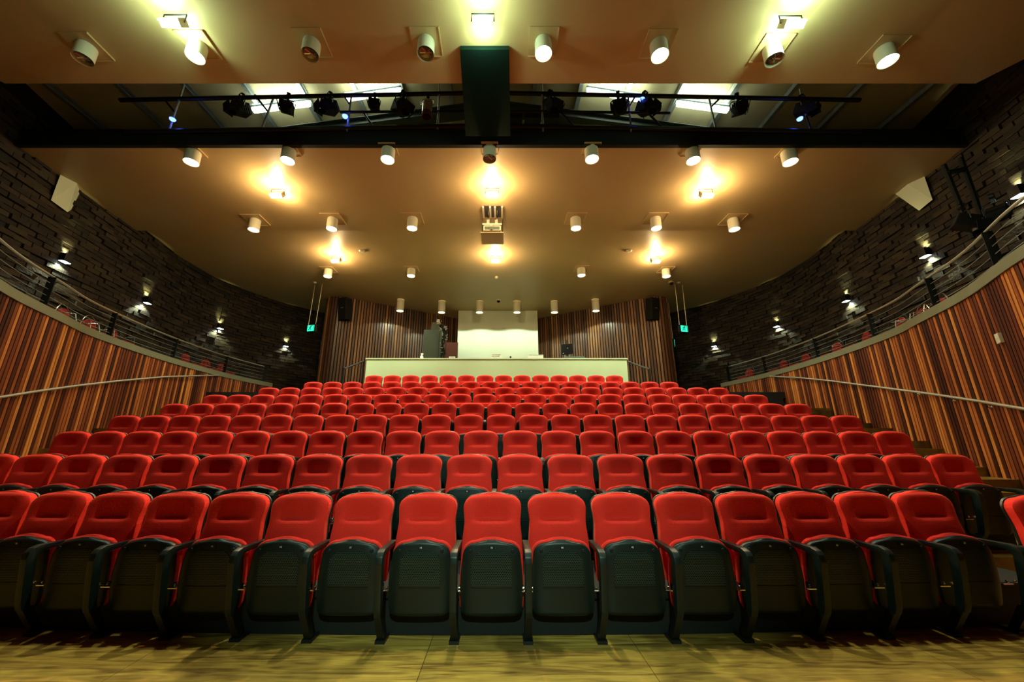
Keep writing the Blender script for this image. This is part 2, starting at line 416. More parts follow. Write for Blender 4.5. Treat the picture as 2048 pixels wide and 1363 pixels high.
for m, sd in ((1, 'right'), (-1, 'left')):
    struct(strip(SLATC, m, .06, -.22, ZSL, ZCAP), 'trim_'+('1' if m > 0 else '2'), 'olive_cap', 'olive grey capping along the top of the %s slatted wall' % sd)
    # balcony floor
    bf = MB(); rs = [Vector((p.x+.1, p.y)) for p, d in resample(SLATC, .5)]
    vs = []; fs = []
    for p in rs:
        vs += [(m*p.x, p.y, ZBALC), (m*(wallx(p.y, BRICKC)+.1), p.y, ZBALC), (m*(wallx(p.y, BRICKC)+.1), p.y, ZBALC-.25), (m*p.x, p.y, ZBALC-.25)]
    for i in range(len(rs)-1):
        for j in range(4): fs.append((i*4+j, i*4+(j+1) % 4, i*4+4+(j+1) % 4, i*4+4+j))
    struct(bf.add(vs, fs), 'floor_balcony_'+sd, 'concrete_dark')

# brick drum walls, every brick set in or out a little
def brick_wall(m, name, label, seed):
    random.seed(seed); mb = MB(); bl, bh = .40, .125; rs = resample(BRICKC, bl/2)
    z = 2.9; r = 0
    while z < 8.6:
        i = r % 2
        while i < len(rs):
            p, d = rs[i]; out = random.choice([0, 0, .012, .025, .045, .06])
            n = Vector((-d.y, d.x)); q = p+n*(out-.06); a = math.atan2(d.y, d.x)
            R = Matrix.Rotation(a if m > 0 else PI-a, 3, 'Z')
            mb.box((m*q.x, q.y, z), (bl-.014, .12, bh-.014), R, tone=random.random())
            i += 2
        z += bh; r += 1
    o = struct(mb, name, 'brick', label)
    strip(BRICKC, m, -.06, -.3, 0, 11).build('mortar_backing', 'dark_void', o)
brick_wall(1, 'wall_outer_right', 'dark brown brick wall with projecting bricks above the right balcony', 21)
brick_wall(-1, 'wall_outer_left', 'dark brown brick wall with projecting bricks above the left balcony', 22)

# slatted back walls + returns
BACKC = spline([(8.15, 18.9), (8.0, 17.2), (7.75, 16.25), (7.35, 15.95), (6.6, 16.25), (4.5, 17.55), (2.6, 18.75), (1.7, 19.3)])
slat_wall(BACKC, False, 2.9, ZC2, 'wall_back_right', 'timber_back', 'brown timber slat wall behind the booth on the right', seed=31, pitch=.125, width=.080)
slat_wall(BACKC, True, 2.9, ZC2, 'wall_back_left', 'timber_back', 'brown timber slat wall behind the booth on the left', seed=32, pitch=.125, width=.080)
struct(MB().box((.02, 18.6, 5.38), (3.92, 1.6, 4.96)), 'wall_back', 'white_wall', 'pale cream projecting wall behind the control counter')
struct(MB().box((0, 19.9, 5), (24, .2, 12)), 'wall_rear', 'dark_void')
# rear walkway
struct(MB().box((0, 16.3, 3.0), (19.5, 7.4, .2)), 'floor_rear', 'dark_void')
struct(MB().box((0, 15.9, 2.0), (19.0, 6.6, 1.8)), 'floor_rear_base', 'dark_void')

# ceilings
def ceil_poly(Y0, Y1, z, t, name, label, edge=None):
    Ys = [Y0+(Y1-Y0)*i/20 for i in range(21)]
    f = edge or (lambda Y: wallx(Y, BRICKC)+.05)
    R = [(f(Y), Y) for Y in Ys]; Lf = [(-f(Y), Y) for Y in Ys][::-1]
    return struct(MB().prism(R+Lf, z, z+t), name, 'ceiling_warm_tint', label)
ceil_poly(-1.5, 5.36, ZC1, .12, 'ceiling_front', 'warm light tinted ceiling in front of the lighting slot', edge=lambda Y: 8.75 if Y > 5.3 else 8.75+(5.36-Y)*.62)
ceil_poly(6.85, 10.2, ZC1, .12, 'ceiling_middle', 'warm light tinted ceiling panel behind the lighting slot')
ceil_poly(10.18, 13.7, ZC2, .10, 'ceiling_rear', 'warm light tinted ceiling panel stepping up towards the back')
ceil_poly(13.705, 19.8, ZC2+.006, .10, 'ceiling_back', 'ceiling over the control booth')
struct(MB().box((0, 10.19, (ZC1+ZC2)/2+.06), (22, .03, ZC2-ZC1)), 'ceiling_step', 'ceiling_warm_tint')
struct(MB().box((0, 6.81, 7.83), (20.6, .09, .42)), 'trim_3', 'black_paint', 'black fascia beam along the rear edge of the lighting slot')
# roof above the slot
rf = MB()
for s in (-1, 1):
    rf.add([(0, 2, 11.06), (0, 14, 11.06), (s*11.5, 14, 8.9), (s*11.5, 2, 8.9), (0, 2, 11.2), (0, 14, 11.2), (s*11.5, 14, 9.04), (s*11.5, 2, 9.04)],
           [(0, 1, 2, 3), (4, 5, 6, 7), (0, 3, 7, 4), (1, 2, 6, 5), (2, 3, 7, 6)])
struct(rf, 'roof', 'cream_panel', 'cream roof lining boards above the lighting slot')
struct(MB().box((0, 3.4, 9.4), (22, .1, 3.3)), 'wall_slot_front', 'dark_void')
struct(MB().box((0, 14.0, 9.6), (24, .1, 3.3)), 'wall_slot_back', 'dark_void')
struct(MB().box((11.3, 8.7, 9.4), (.1, 10.6, 3.4)).box((-11.3, 8.7, 9.4), (.1, 10.6, 3.4)), 'wall_slot_sides', 'dark_void')
# stage walls behind the viewer close the room
struct(MB().box((0, -3.6, 4), (22, .1, 8.2)).box((11.2, -1.2, 4), (.1, 5, 8.2)).box((-11.2, -1.2, 4), (.1, 5, 8.2)), 'wall_stage', 'dark_void')

# ------------------------------------------------------------------ theatre seats
def sm(a, b, x):
    t = max(0, min(1, (x-a)/(b-a))); return t*t*(3-2*t)
def pad(zs, hw, yfront, thick, corner_top, corner_bot, dome, us=None, roll=.02):
    """closed cushion: rows zs (bottom..top), half width hw(z), front surface yfront(u,z), rounded outline"""
    us = us or [-1, -.97, -.9, -.78, -.64, -.5, -.36, -.2, 0, .2, .36, .5, .64, .78, .9, .97, 1]
    z0, z1 = zs[0], zs[-1]; mb = MB(); F_ = []; B_ = []
    for z in zs:
        W = hw(z)
        if corner_top and z > z1-corner_top:
            q = min(1, (z-(z1-corner_top))/corner_top); W = W-corner_top*1.15+corner_top*1.15*math.sqrt(max(0, 1-q**2.3))
        if corner_bot and z < z0+corner_bot:
            q = min(1, ((z0+corner_bot)-z)/corner_bot); W = W-corner_bot+corner_bot*math.sqrt(max(0, 1-q*q))
        for u in us:
            zz = z-dome*u*u*sm(z0+(z1-z0)*.5, z1, z)
            e = max(abs(u)**7, sm(z1-roll*1.6, z1, z)**2, sm(z0+roll*1.6, z0, z)**2)
            F_.append((u*W, yfront(u, z)+e*min(roll, thick*.8), zz)); B_.append((u*W, yfront(0, z)*0+ybk(u, z, yfront, thick), zz))
    n = len(us); m = len(zs); vs = F_+B_; N = n*m; fs = []
    for i in range(m-1):
        for k in range(n-1):
            a = i*n+k; fs.append((a, a+1, a+n+1, a+n)); fs.append((N+a, N+a+n, N+a+n+1, N+a+1))
        fs.append((i*n, (i+1)*n, N+(i+1)*n, N+i*n)); a = i*n+n-1; fs.append((a, N+a, N+a+n, a+n))
    for k in range(n-1):
        fs.append((k, N+k, N+k+1, k+1)); a = (m-1)*n+k; fs.append((a, a+1, N+a+1, N+a))
    return mb.add(vs, fs)
def ybk(u, z, yf, thick): return .10+(z-.38)*.13+thick if thick > .045 else yf(u, z)+thick

def lin(a, b, n): return [a+(b-a)*i/(n-1) for i in range(n)]
Z0, Z1, ZC = .36, .985, .785
def y_base(z): return .085+(z-.38)*.15
def back_front(u, z):
    wu = 1-sm(.26, .74, abs(u)); y = y_base(z)
    if z >= ZC-.012: y += wu*.046*(1-sm(ZC-.01, .95, z))*sm(ZC-.012, ZC+.010, z)
    else:
        y -= .012*wu*sm(ZC-.001, ZC-.026, z)*(1-.9*sm(ZC-.04, .45, z))
    y -= .02*sm(.45, .95, abs(u))*(1-sm(.9, 1, z))*sm(.5, .7, z)*.5     # side wings
    return y
zs = lin(Z0, ZC-.03, 9)+[ZC-.02, ZC-.012, ZC-.005, ZC, ZC+.006, ZC+.015]+lin(ZC+.03, Z1-.05, 7)+[Z1-.038, Z1-.027, Z1-.018, Z1-.010, Z1-.004, Z1]
def back_hw(z): return .238-.012*math.exp(-((z-.77)/.09)**2)+.004*sm(.70, .45, z)
backrest_me = pad(zs, back_hw, back_front, .07, .10, 0, .016, roll=.026).mesh('backrest', 'red_fabric', True)
shell_me = pad([z+.004 for z in zs], lambda z: back_hw(z)+.005, lambda u, z: y_base(z)+.062, .028, .10, .03, .016, roll=.012).mesh('back_shell', 'dark_plastic', True)
PZ0, PZ1 = .165, .675
def pan_y(u, z): return -.012-.05*(z-.40)-.008*(1-u*u)-.012*sm(.20, .40, z)*(1-sm(.55, .67, z))
def pan_hw(z): return .212+.020*sm(.67, .40, z)-.008*sm(.3, .17, z)
pzs = lin(PZ0, PZ0+.06, 5)+lin(.25, PZ1-.10, 8)+[PZ1-.085, PZ1-.07, PZ1-.055, PZ1-.042, PZ1-.03, PZ1-.02, PZ1-.012, PZ1-.005, PZ1]
pan_me = pad(pzs, pan_hw, pan_y, .042, .09, .05, .020, roll=.018).mesh('seat_pan', 'dark_plastic', True)
cush_me = pad([z+.011 for z in pzs], lambda z: pan_hw(z)+.008, lambda u, z: .020-.05*(z-.40), .062-.02, .09, .05, .020, roll=.02).mesh('seat_cushion', 'red_fabric', True)
def grille():
    mb = MB(); zz = lin(.375, .600, 10); uu = lin(-1, 1, 9); n = len(uu); vs = []
    for z in zz:
        W = .148-.055*sm(.555, .60, z)
        for u in uu: vs.append((u*W, pan_y(u*W/.22, z)-.0025, z))
    fs = [(i*n+k, i*n+k+1, (i+1)*n+k+1, (i+1)*n+k) for i in range(len(zz)-1) for k in range(n-1)]
    N = len(vs); vs += [(x, y+.006, z) for x, y, z in vs]; fs += [tuple(q+N for q in f) for f in fs]
    return mb.add(vs, fs)
grille_me = grille().mesh('perforated_panel', 'perforated_plastic', True)
def boss():
    return [MB().lathe([(0.0001, -.004), (.010, -.004), (.013, -.001), (.013, .01)], 14, (s*.158, pan_y(.7, .605)-.001, .605), 'y', cap0=True).mesh('pan_boss', 'dark_plastic', True) for s in (-1, 1)]
boss_me = boss(); ridge_me = MB().box((0, pan_y(0, .356)-.001, .356), (.30, .006, .006)).mesh('pan_ridge', 'dark_plastic')
arm_prof = [(.20, .632), (.20, .605), (-.09, .598), (-.118, .585), (-.125, .56), (-.108, .40), (-.085, .25), (-.07, .20), (-.16+.03, .20), (-.150, .25), (-.175, .40), (-.197, .555), (-.190, .600), (-.165, .628), (-.12, .640)]
AW = .0245
def armrest(x): return MB().xprism(arm_prof, x-AW, x+AW)
def leg(x):
    mb = MB().xprism([(-.135, .22), (-.062, .22), (.055, .02), (-.005, .02)], x-.024, x+.024)
    return mb.box((x, .045, .011), (.07, .13, .022))
def bolt(x):
    mb = MB()
    for s in (-1, 1): mb.lathe([(.0001, s*.012), (.009, s*.012), (.009, 0)], 10, (x+s*(AW+.001), -.045, .365), 'x')
    return mb.tube([(x-AW-.014, -.02, .335), (x+AW+.014, -.02, .335)], .006, 6)
arm_me = armrest(.265).mesh('armrest', 'dark_plastic', True, bevel=.007); arml_me = armrest(-.265).mesh('armrest', 'dark_plastic', True, bevel=.007)
leg_me = leg(.265).mesh('leg', 'black_metal'); legl_me = leg(-.265).mesh('leg', 'black_metal')
bolt_me = bolt(.265).mesh('hinge_bolt', 'chrome', True); boltl_me = bolt(-.265).mesh('hinge_bolt', 'chrome', True)
rail_me = MB().box((0, .06, .335), (.48, .05, .05)).box((0, .12, .36), (.44, .03, .12)).mesh('seat_bracket', 'black_metal')
plate_me = MB().box((0, pan_y(0, .628)-.004, .628), (.040, .003, .020)).mesh('number_plate', 'black_paint')
def part(name, me, parent):
    o = bpy.data.objects.new(name, me); COL.objects.link(o); o.parent = parent; return o
def make_seat(end=False):
    r = empty('theatre_seat')
    part('backrest', backrest_me, r); part('back_shell', shell_me, r)
    p = part('seat_pan', pan_me, r); part('perforated_panel', grille_me, p); part('pan_boss', boss_me[0], p); part('pan_boss', boss_me[1], p); part('pan_ridge', ridge_me, p)
    part('number_plate', plate_me, p)
    part('seat_cushion', cush_me, r); part('seat_bracket', rail_me, r)
    a = part('armrest', arm_me, r); part('hinge_bolt', bolt_me, a); part('leg', leg_me, r)
    if end:
        a = part('armrest', arml_me, r); part('hinge_bolt', boltl_me, a); part('leg', legl_me, r)
    return r
proto, proto_end = make_seat(), make_seat(True)
# row: x of a reference seat back in the photo, spacing px, seats to its left, to its right
ROWS = {1: (985, 128.6, 8, 7), 2: (1040, 101, 11, 9), 3: (962, 77.6, 11, 11), 4: (1002, 64.7, 12, 11), 5: (999, 55.5, 12, 11),
        6: (970, 50.1, 11, 11), 7: (1009, 43.4, 11, 10), 8: (982, 39.9, 9, 9), 9: (1007, 37.2, 7, 6)}
used = {}
ROWN = {1: 'front', 2: 'second', 3: 'third', 4: 'fourth', 5: 'fifth', 6: 'sixth', 7: 'seventh', 8: 'eighth', 9: 'back'}
def dup_seat(end):
    src = proto_end if end else proto
    if src not in used: used[src] = 1; return src
    return copy_tree(src)
for k in range(1, 10):
    xr, sp, nl, nr = ROWS[k]
    Yb = rowY(k, 0)+.165; zb = rowZ(k)+.97; Zc = Yb*math.cos(TH)+(zb-CAM[2])*math.sin(TH)
    pw = sp*Zc/F; X0 = (xr-CX)*Zc/F+CAM[0]
    for n in range(-nl, nr+1):
        X = X0+n*pw; num = n+nl+1
        o = dup_seat(n == -nl); o.location = (X, rowY(k, X), rowZ(k)); o.scale = (pw/.53, 1, 1)
        tot = nl+nr+1
        if k <= 2: lab = 'red folding theatre seat numbered %02d in the %s row, seat tipped up' % (num, ROWN[k])
        else:
            fl_, fr_ = num, tot-num+1
            lab = 'red theatre seat in the %s row, %s from its %s end' % (ROWN[k], ordn(min(fl_, fr_)), 'left' if fl_ <= fr_ else 'right')
        tag(o, lab, 'seat', 'red theatre seats in the %s row' % ROWN[k])
        if k <= 4:
            p = [c for c in o.children if c.name.startswith('seat_pan')][0]
            text('%02d' % num, .0165, 'white_text', 'seat_number', (0, pan_y(0, .628)-.0062, .628), p)
X = 4.42
o = dup_seat(True); o.location = (X, 3.02, 0); tag(o, 'red theatre seat standing apart at the far right end of the front row', 'seat', 'red theatre seats in the front row')

# ------------------------------------------------------------------ ceiling can spotlights
def can_parts(r, L, on, matn, plate=.46, booth=False):
    t = empty('can_spotlight')
    b = MB().lathe([(r*.93, -L+.012), (r, -L), (r, -.04), (r*.96, -.012)], 24)
    b.lathe([(r*.93, -L+.012), (r*.86, -L+.05), (r*.80, -L+.10)], 24)
    b.build('lamp_body', 'fixture_white', t, smooth=True)
    if plate:
        pl = MB(); h = plate/2; pl.box((0, 0, -.008), (plate, plate, .016)); pl.box((h, 0, -.014), (.012, plate, .03)); pl.box((0, h, -.014), (plate, .012, .03))
        pl.build('mounting_plate', 'ceiling_warm_tint', t)
    else:
        MB().lathe([(r*.6, 0), (r*.6, -.03)], 16).build('mounting_collar', 'black_paint', t)
    if on:
        MB().lathe([(.0001, -L+.04), (r*.5, -L+.035), (r*.84, -L+.045)], 24).build('lit_lens', matn, t, smooth=True)
    else:
        MB().lathe([(.0001, -L+.10), (r*.55, -L+.085), (r*.84, -L+.055)], 24).build('reflector', 'fixture_inside', t, smooth=True)
        MB().tube([(-r*.7, 0, -L+.03), (0, .02, -L+.06), (r*.7, 0, -L+.03)], .014, 6).tube([(-r*.3, -r*.6, -L+.03), (r*.35, r*.5, -L+.05)], .012, 6).build('lamp_bulb', 'chrome', t, smooth=True)
    return t
CANP = {}
def can(px, py, zc, r, L, on, matn, label, group, power=None, color=COOL, angle=95, plate=.46, aim=(0, 0, -1), booth=False):
    p = atz(px, py, zc-L)
    key = (r, L, on, matn, plate)
    if key not in CANP: CANP[key] = can_parts(r, L, on, matn, plate); t = CANP[key]
    else: t = copy_tree(CANP[key])
    # a copied tree may carry a light: none is attached before this point for the source, so strip copies
    for c in list(t.children):
        if c.type == 'LIGHT': bpy.data.objects.remove(c)
    t.location = (p.x, p.y, zc); tag(t, label, 'ceiling light', group)
    if on and power:
        fall = abs(px-CX)/600; power *= max(.22, 1-.72*fall)
        lamp('SPOT', (0, 0, -L-.01), power, color, r*(.3 if booth else .55), aim, angle, .10 if booth else .55, parent=t, name='lamp_light')
    return t
NAMES = lambda n, N: ('%s from the left' % ordn(n)) if n <= (N+1)//2 else ('%s from the right' % ordn(N-n+1)) if n < N else 'rightmost'
rowA = [(165, 114, 0), (390, 110, 1), (620, 106, 0), (851, 104, 0), (1087, 104, 1), (1320, 108, 1), (1549, 116, 0), (1776, 119, 1)]
for i, (x, y, on) in enumerate(rowA):
    can(x, y+4, ZC1, .135, .27, on, 'lamp_cool', '%s white can spotlight on the front ceiling, %s' % ('lit' if on else 'unlit', NAMES(i+1, 8)), 'can spotlights in front of the lighting slot', LV['cana'], aim=(0, .1, -1))
rowB = [(382, 325, 1), (575, 322, 1), (775, 320, 1), (979, 318, 0), (1184, 319, 1), (1387, 322, 1), (1581, 325, 1)]
for i, (x, y, on) in enumerate(rowB):
    can(x, y, ZC1, .145, .30, on, 'lamp_cool', '%s white can spotlight just behind the black fascia beam, %s' % ('lit' if on else 'unlit', NAMES(i+1, 7)), 'can spotlights behind the black fascia beam', LV['canb'], plate=.36, aim=((x-CX)/2200, -.25, -1))
rowC = [(507, 460), (663, 458), (824, 457), (1152, 457), (1313, 457), (1469, 459)]
for i, (x, y) in enumerate(rowC):
    can(x, y, ZC1, .145, .34, 1, 'lamp_cool', 'lit white can spotlight beside the ceiling step, %s' % NAMES(i+1, 6), 'can spotlights along the ceiling step', LV['canc'], plate=.55, aim=(0, .22, -1))
rowD = [(655, 553), (822, 552), (1163, 551), (1333, 553)]
for i, (x, y) in enumerate(rowD):
    can(x, y, ZC2, .15, .30, 1, 'lamp_cool', 'lit white can spotlight on the rear ceiling behind the warm floodlights, %s' % NAMES(i+1, 4), 'can spotlights on the rear ceiling', LV['can'], plate=.5, aim=(0, -.1, -1))
rowE = [(800, 622), (883, 625), (959, 625), (1034, 625), (1109, 625), (1192, 622)]
for i, (x, y) in enumerate(rowE):
    can(x, y, ZC2, .165, .55, 1, 'lamp_booth', 'long lit white cylinder light over the control booth, %s' % NAMES(i+1, 6), 'cylinder lights over the control booth', LV['booth'], color=(.84, 1, .72), angle=146, plate=0, aim=(0, 0, -1), booth=True)

# ------------------------------------------------------------------ floodlights
def flood_parts(matn):
    t = empty('floodlight')
    R = Matrix.Rotation(math.radians(-35), 3, 'X')
    mb = MB().box((0, .06, -.17), (.30, .12, .20), R); mb.build('housing', 'fixture_white', t, bevel=.012)
    MB().box((0, -.01, -.205), (.25, .012, .155), R).build('lit_glass', matn, t)
    MB().tube([(-.17, .05, -.17), (-.17, .05, -.02), (.17, .05, -.02), (.17, .05, -.17)], .010, 6).build('bracket', 'black_metal', t, smooth=True)
    return t
fw, fg = flood_parts('lamp_warm'), flood_parts('lamp_front')
FL = [(552, 388, ZC1, 'w', 'left floodlight of the bright warm trio nearest the black fascia beam'), (984, 386, ZC1, 'w', 'bright warm floodlight directly in front of the ceiling projector'), (1415, 388, ZC1, 'w', 'right floodlight of the bright warm trio nearest the black fascia beam'),
      (671, 520, ZC2, 'w', 'left floodlight of the bright warm trio behind the projector'), (991, 520, ZC2, 'w', 'middle floodlight of the bright warm trio just behind the projector'), (1312, 521, ZC2, 'w', 'right floodlight of the bright warm trio behind the projector'),
      (340, 40, ZC1, 'f', 'very bright greenish white floodlight at the top left of the front ceiling'), (965, 38, ZC1, 'f', 'very bright greenish white floodlight above the black duct'), (1590, 42, ZC1, 'f', 'very bright greenish white floodlight at the top right of the front ceiling')]
first = {'w': True, 'f': True}
for x, y, z, kd, lab in FL:
    src = fw if kd == 'w' else fg
    p = atz(x, y, z-.20)
    t = src if first[kd] else copy_tree(src); first[kd] = False
    for c in list(t.children):
        if c.type == 'LIGHT': bpy.data.objects.remove(c)
    t.location = (p.x, p.y, z); tag(t, lab, 'floodlight', 'warm floodlights' if kd == 'w' else 'front floodlights')
for t in [o for o in COL.objects if o.name.startswith('floodlight') and o.type == 'EMPTY']:
    warm = t['group'] == 'warm floodlights'
    lamp('POINT', (0, -.12, -.30), LV['flood']*.6 if warm else LV['front']*.25, WARM if warm else GREEN, .07, parent=t, name='flood_glow')
    lamp('POINT', (0, .26, -.20), LV['flood']*.4 if warm else LV['front']*.22, WARM if warm else GREEN, .06, parent=t, name='flood_glow')
    if warm: lamp('SPOT', (0, -.06, -.30), LV['flood']*(7 if abs(t.location.x) < 1.5 else 4.5), WARM, .08, (-.12*t.location.x, -.55, -1), 105, .8, parent=t, name='flood_beam')
    else: lamp('SPOT', (0, -.06, -.30), LV['front']*(7 if abs(t.location.x) < 1.5 else 3.2), (.92, 1, .74), .10, (-.1*t.location.x, -.25, -1), 105, .9, parent=t, name='flood_beam')

# ------------------------------------------------------------------ lighting slot: truss, lamps, duct, fluorescents
YT = 6.72
def T(x, y, Y=YT): return tuple(aty(x, y, Y))
tr = empty('lighting_truss', (0, YT, 8.0), label='black tubular lighting bridge spanning the open slot in the ceiling', cat='truss')
def tp(name, a, b, r, m='black_metal', Y=YT):
    A, B = Vector(T(*a, Y)), Vector(T(*b, Y)); off = Vector(tr.location)
    return MB().tube([A-off, B-off], r, 8).build(name, m, tr, smooth=True)
tp('top_chord', (240, 200), (930, 186), .045); tp('top_chord', (1018, 186), (1720, 200), .045)
tp('middle_rail', (680, 224), (930, 222), .028); tp('middle_rail', (1018, 222), (1340, 226), .028)
tp('bottom_rail', (250, 264), (930, 252), .05); tp('bottom_rail', (1018, 252), (1720, 264), .05)
for a, b in [((338, 262), (368, 170)), ((330, 200), (350, 225)), ((522, 262), (546, 198)), ((694, 262), (703, 190)), ((875, 258), (880, 160)), ((1086, 262), (1083, 160)),
             ((1262, 262), (1256, 190)), ((1432, 262), (1418, 196)), ((1622, 262), (1612, 232)), ((535, 222), (510, 190)), ((700, 210), (686, 190)), ((1258, 214), (1272, 190)), ((1424, 212), (1440, 196)), ((1600, 178), (1612, 232)), ((725, 222), (745, 252)), ((1120, 222), (1148, 252)), ((1300, 230), (1322, 252))]:
    tp('strut', a, b, .022, 'galvanised' if abs(a[1]-b[1]) > 50 else 'black_metal')
duct = MB()
a0, a1 = atz(920, 99, 7.57), atz(1018, 99, 7.57); b0, b1 = atz(931, 272, 7.57), atz(1021, 272, 7.57)
duct.add([a0, a1, b1, b0]+[Vector(v)+Vector((0, 0, .085)) for v in (a0, a1, b1, b0)], [(0, 1, 2, 3), (4, 5, 6, 7), (0, 1, 5, 4), (1, 2, 6, 5), (2, 3, 7, 6), (3, 0, 4, 7)])
mat('duct_green', (.004, .018, .013), .85, spec=.1)
tag(duct.build('duct_box', 'duct_green', bevel=.006), 'dark grey green metal duct box bridging the lighting slot at the centre', 'duct')
# roof purlins and gable truss
random.seed(12)
pi = 0
for x in (-9.9, -8.6, -7.3, -6.05, -4.85, -3.6, -2.45, -1.2, 1.1, 2.3, 3.5, 4.75, 5.95, 7.2, 8.5, 9.8):
    zr = 11.06-.188*abs(x)-.03
    mb = MB().box((x, 8.5, zr-.11), (.10, 10.5, .012)).box((x-.05, 8.5, zr-.06), (.012, 10.5, .12)).box((x, 8.5, zr-.005), (.13, 10.5, .012))
    struct(mb, 'roof_purlin', 'galvanised')
YG = 8.05
for s, sd in ((-1, 'left'), (1, 'right')):
    g = MB(); A = Vector((s*.3, YG, 9.95)); B = Vector((s*9.6, YG, 8.45)); d = (B-A); L_ = d.length
    R = Matrix.Rotation(math.atan2(d.z, d.x*s)*(-s)*-1 if s > 0 else -math.atan2(d.z, -d.x), 3, 'Y')
    ang = math.atan2(d.z, abs(d.x)); R = Matrix.Rotation(-ang if s > 0 else ang, 3, 'Y')
    g.box((A+B)/2, (L_, .18, .22), R); g.box((A+B)/2-Vector((0, 0, .11)), (L_, .30, .015), R); g.box((A+B)/2+Vector((0, 0, .11)), (L_, .30, .015), R)
    struct(g, 'roof_beam', 'grey_green_metal', 'dark sloping steel roof beam on the %s above the slot' % sd)
tubes = [((505, 222), (622, 208), 'left outer'), ((690, 199), (803, 182), 'left inner'), ((1172, 182), (1284, 200), 'right inner'), ((1352, 208), (1457, 222), 'right outer')]
FT = None
for i, (a, b, nm) in enumerate(tubes):
    A, B = Vector(aty(*a, 7.7)), Vector(aty(*b, 7.7)); c = (A+B)/2; d = B-A; L_ = d.length
    t = empty('fluorescent_light', c, label='glowing %s fluorescent batten above the lighting slot' % nm, cat='ceiling light', group='fluorescent battens above the slot')
    ang = math.atan2(d.z, d.x); t.rotation_euler = (0, -ang, 0)
    MB().box((0, .02, .08), (L_*1.02, .16, .05)).build('batten_body', 'galvanised', t)
    MB().box((0, -.02, 0), (L_*.97, .13, .085)).build('diffuser', 'tube_light', t, bevel=.02)
    MB().box((0, -.02, .11), (L_, .18, .012)).build('reflector', 'galvanised', t)
    ld = bpy.data.lights.new('batten_light', 'AREA'); ld.shape = 'RECTANGLE'; ld.size = L_*.95; ld.size_y = .2; ld.energy = LV['fluo']; ld.color = (.85, 1, .80)
    lo = bpy.data.objects.new('batten_light', ld); COL.objects.link(lo); lo.parent = t; lo.location = (0, .0, .16); lo.rotation_euler = (PI, 0, 0)
# theatre lanterns hanging from the top chord
def lantern(kind):
    t = empty('stage_light'); bm_ = 'silver' if kind == 'par' else 'black_metal'
    if kind == 'par':
        MB().lathe([(.0001, .02), (.06, .015), (.105, -.03), (.115, -.10), (.115, -.34)], 22).lathe([(.118, -.11), (.118, -.125)], 22).build('lamp_body', bm_, t, smooth=True, loc=(0, 0, -.12))
        MB().lathe([(.118, -.34), (.118, -.46), (.10, -.46), (.10, -.34)], 22).build('colour_frame', 'red_door', t, smooth=True, loc=(0, 0, -.12))
    else:
        R = Matrix.Rotation(math.radians(28), 3, 'X')
        mb = MB().box((0, .02, -.24), (.22, .26, .20), R)
        for k in range(5): mb.box((.115, -.07+.045*k, -.24), (.014, .02, .17), R)
        mb.build('lamp_body', bm_, t, bevel=.008)
        MB().lathe([(.085, 0), (.085, -.10), (.07, -.10)], 18, (0, -.10, -.32)).build('lens_tube', 'black_metal', t, smooth=True)
        bd = MB()
        for s in (-1, 1): bd.box((s*.12, -.12, -.37), (.012, .16, .15), Matrix.Rotation(s*.35, 3, 'Y'))
        bd.box((0, -.20, -.37), (.20, .012, .15), Matrix.Rotation(.4, 3, 'X')); bd.build('barn_doors', 'black_paint', t)
    MB().tube([(-.14, 0, -.24), (-.14, 0, -.12), (-.10, 0, -.07), (.10, 0, -.07), (.14, 0, -.12), (.14, 0, -.24)], .010, 6).build('yoke', 'black_metal' if kind != 'par' else 'silver', t, smooth=True)
    MB().box((0, 0, -.02), (.05, .05, .12)).lathe([(.055, -.03), (.055, .03)], 12, (0, 0, .045), 'x').build('hook_clamp', 'black_metal', t, smooth=True)
    return t
LP = lantern('box'); LPAR = lantern('par'); lused = False
LN = [(484, 196, .9, -.5, 'large black stage lantern, leftmost on the lighting bridge'), (577, 194, .85, .4, 'black stage lantern in front of the left outer fluorescent batten'), (660, 193, .9, -.7, 'black stage lantern left of the second bright batten, barn doors open'),
      (750, 192, .7, .2, 'small black stage lantern below the left inner fluorescent batten'), (806, 191, 1.0, .9, 'black boxy stage lantern just left of the silver par can'),
      (1100, 190, 1.0, .5, 'black stage lantern just right of the dark duct box'), (1236, 192, .95, -.3, 'black stage lantern below the right inner fluorescent batten'), (1290, 192, .95, .6, 'black stage lantern with blue glow right of the inner batten'),
      (1474, 195, .9, -.4, 'black stage lantern at the right end of the right outer batten'), (1604, 198, .85, .6, 'dim black stage lantern, rightmost on the lighting bridge')]
for x, y, sc_, rz, lab in LN:
    o = LP if not lused else copy_tree(LP); lused = True
    o.location = T(x, y, YT-.02); o.rotation_euler = (0, 0, rz); o.scale = (sc_*1.3,)*3; tag(o, lab, 'stage light', 'black lanterns on the lighting bridge')
LPAR.location = T(856, 194, YT-.06); LPAR.scale = (.95,)*3; tag(LPAR, 'shiny silver par can stage lantern left of the dark duct box', 'stage light')
for i, (x, y, lab) in enumerate([(345, 239, 'blue lamp glowing at the far left strut of the lighting bridge'), (690, 233, 'blue lamp on the bridge below the left inner batten'), (1284, 199, 'blue lamp glowing beside the right inner batten'), (1600, 238, 'blue lamp glowing under the rightmost lantern')]):
    tag(MB().lathe([(.0001, -.02), (.05, -.015), (.06, .015), (.0001, .02)], 14).build('indicator_lamp', 'blue_led', loc=T(x, y, YT-.09), smooth=True), lab, 'lamp', 'small blue lamps on the lighting bridge')
rk = MB()
for i in range(3): rk.box((-.42+.42*i, 0, 0), (.36, .3, .12))
tag(rk.build('equipment_box', 'black_metal', bevel=.005, loc=aty(1065, 241, 7.1)), 'low dark equipment boxes on the bridge right of the duct', 'equipment')

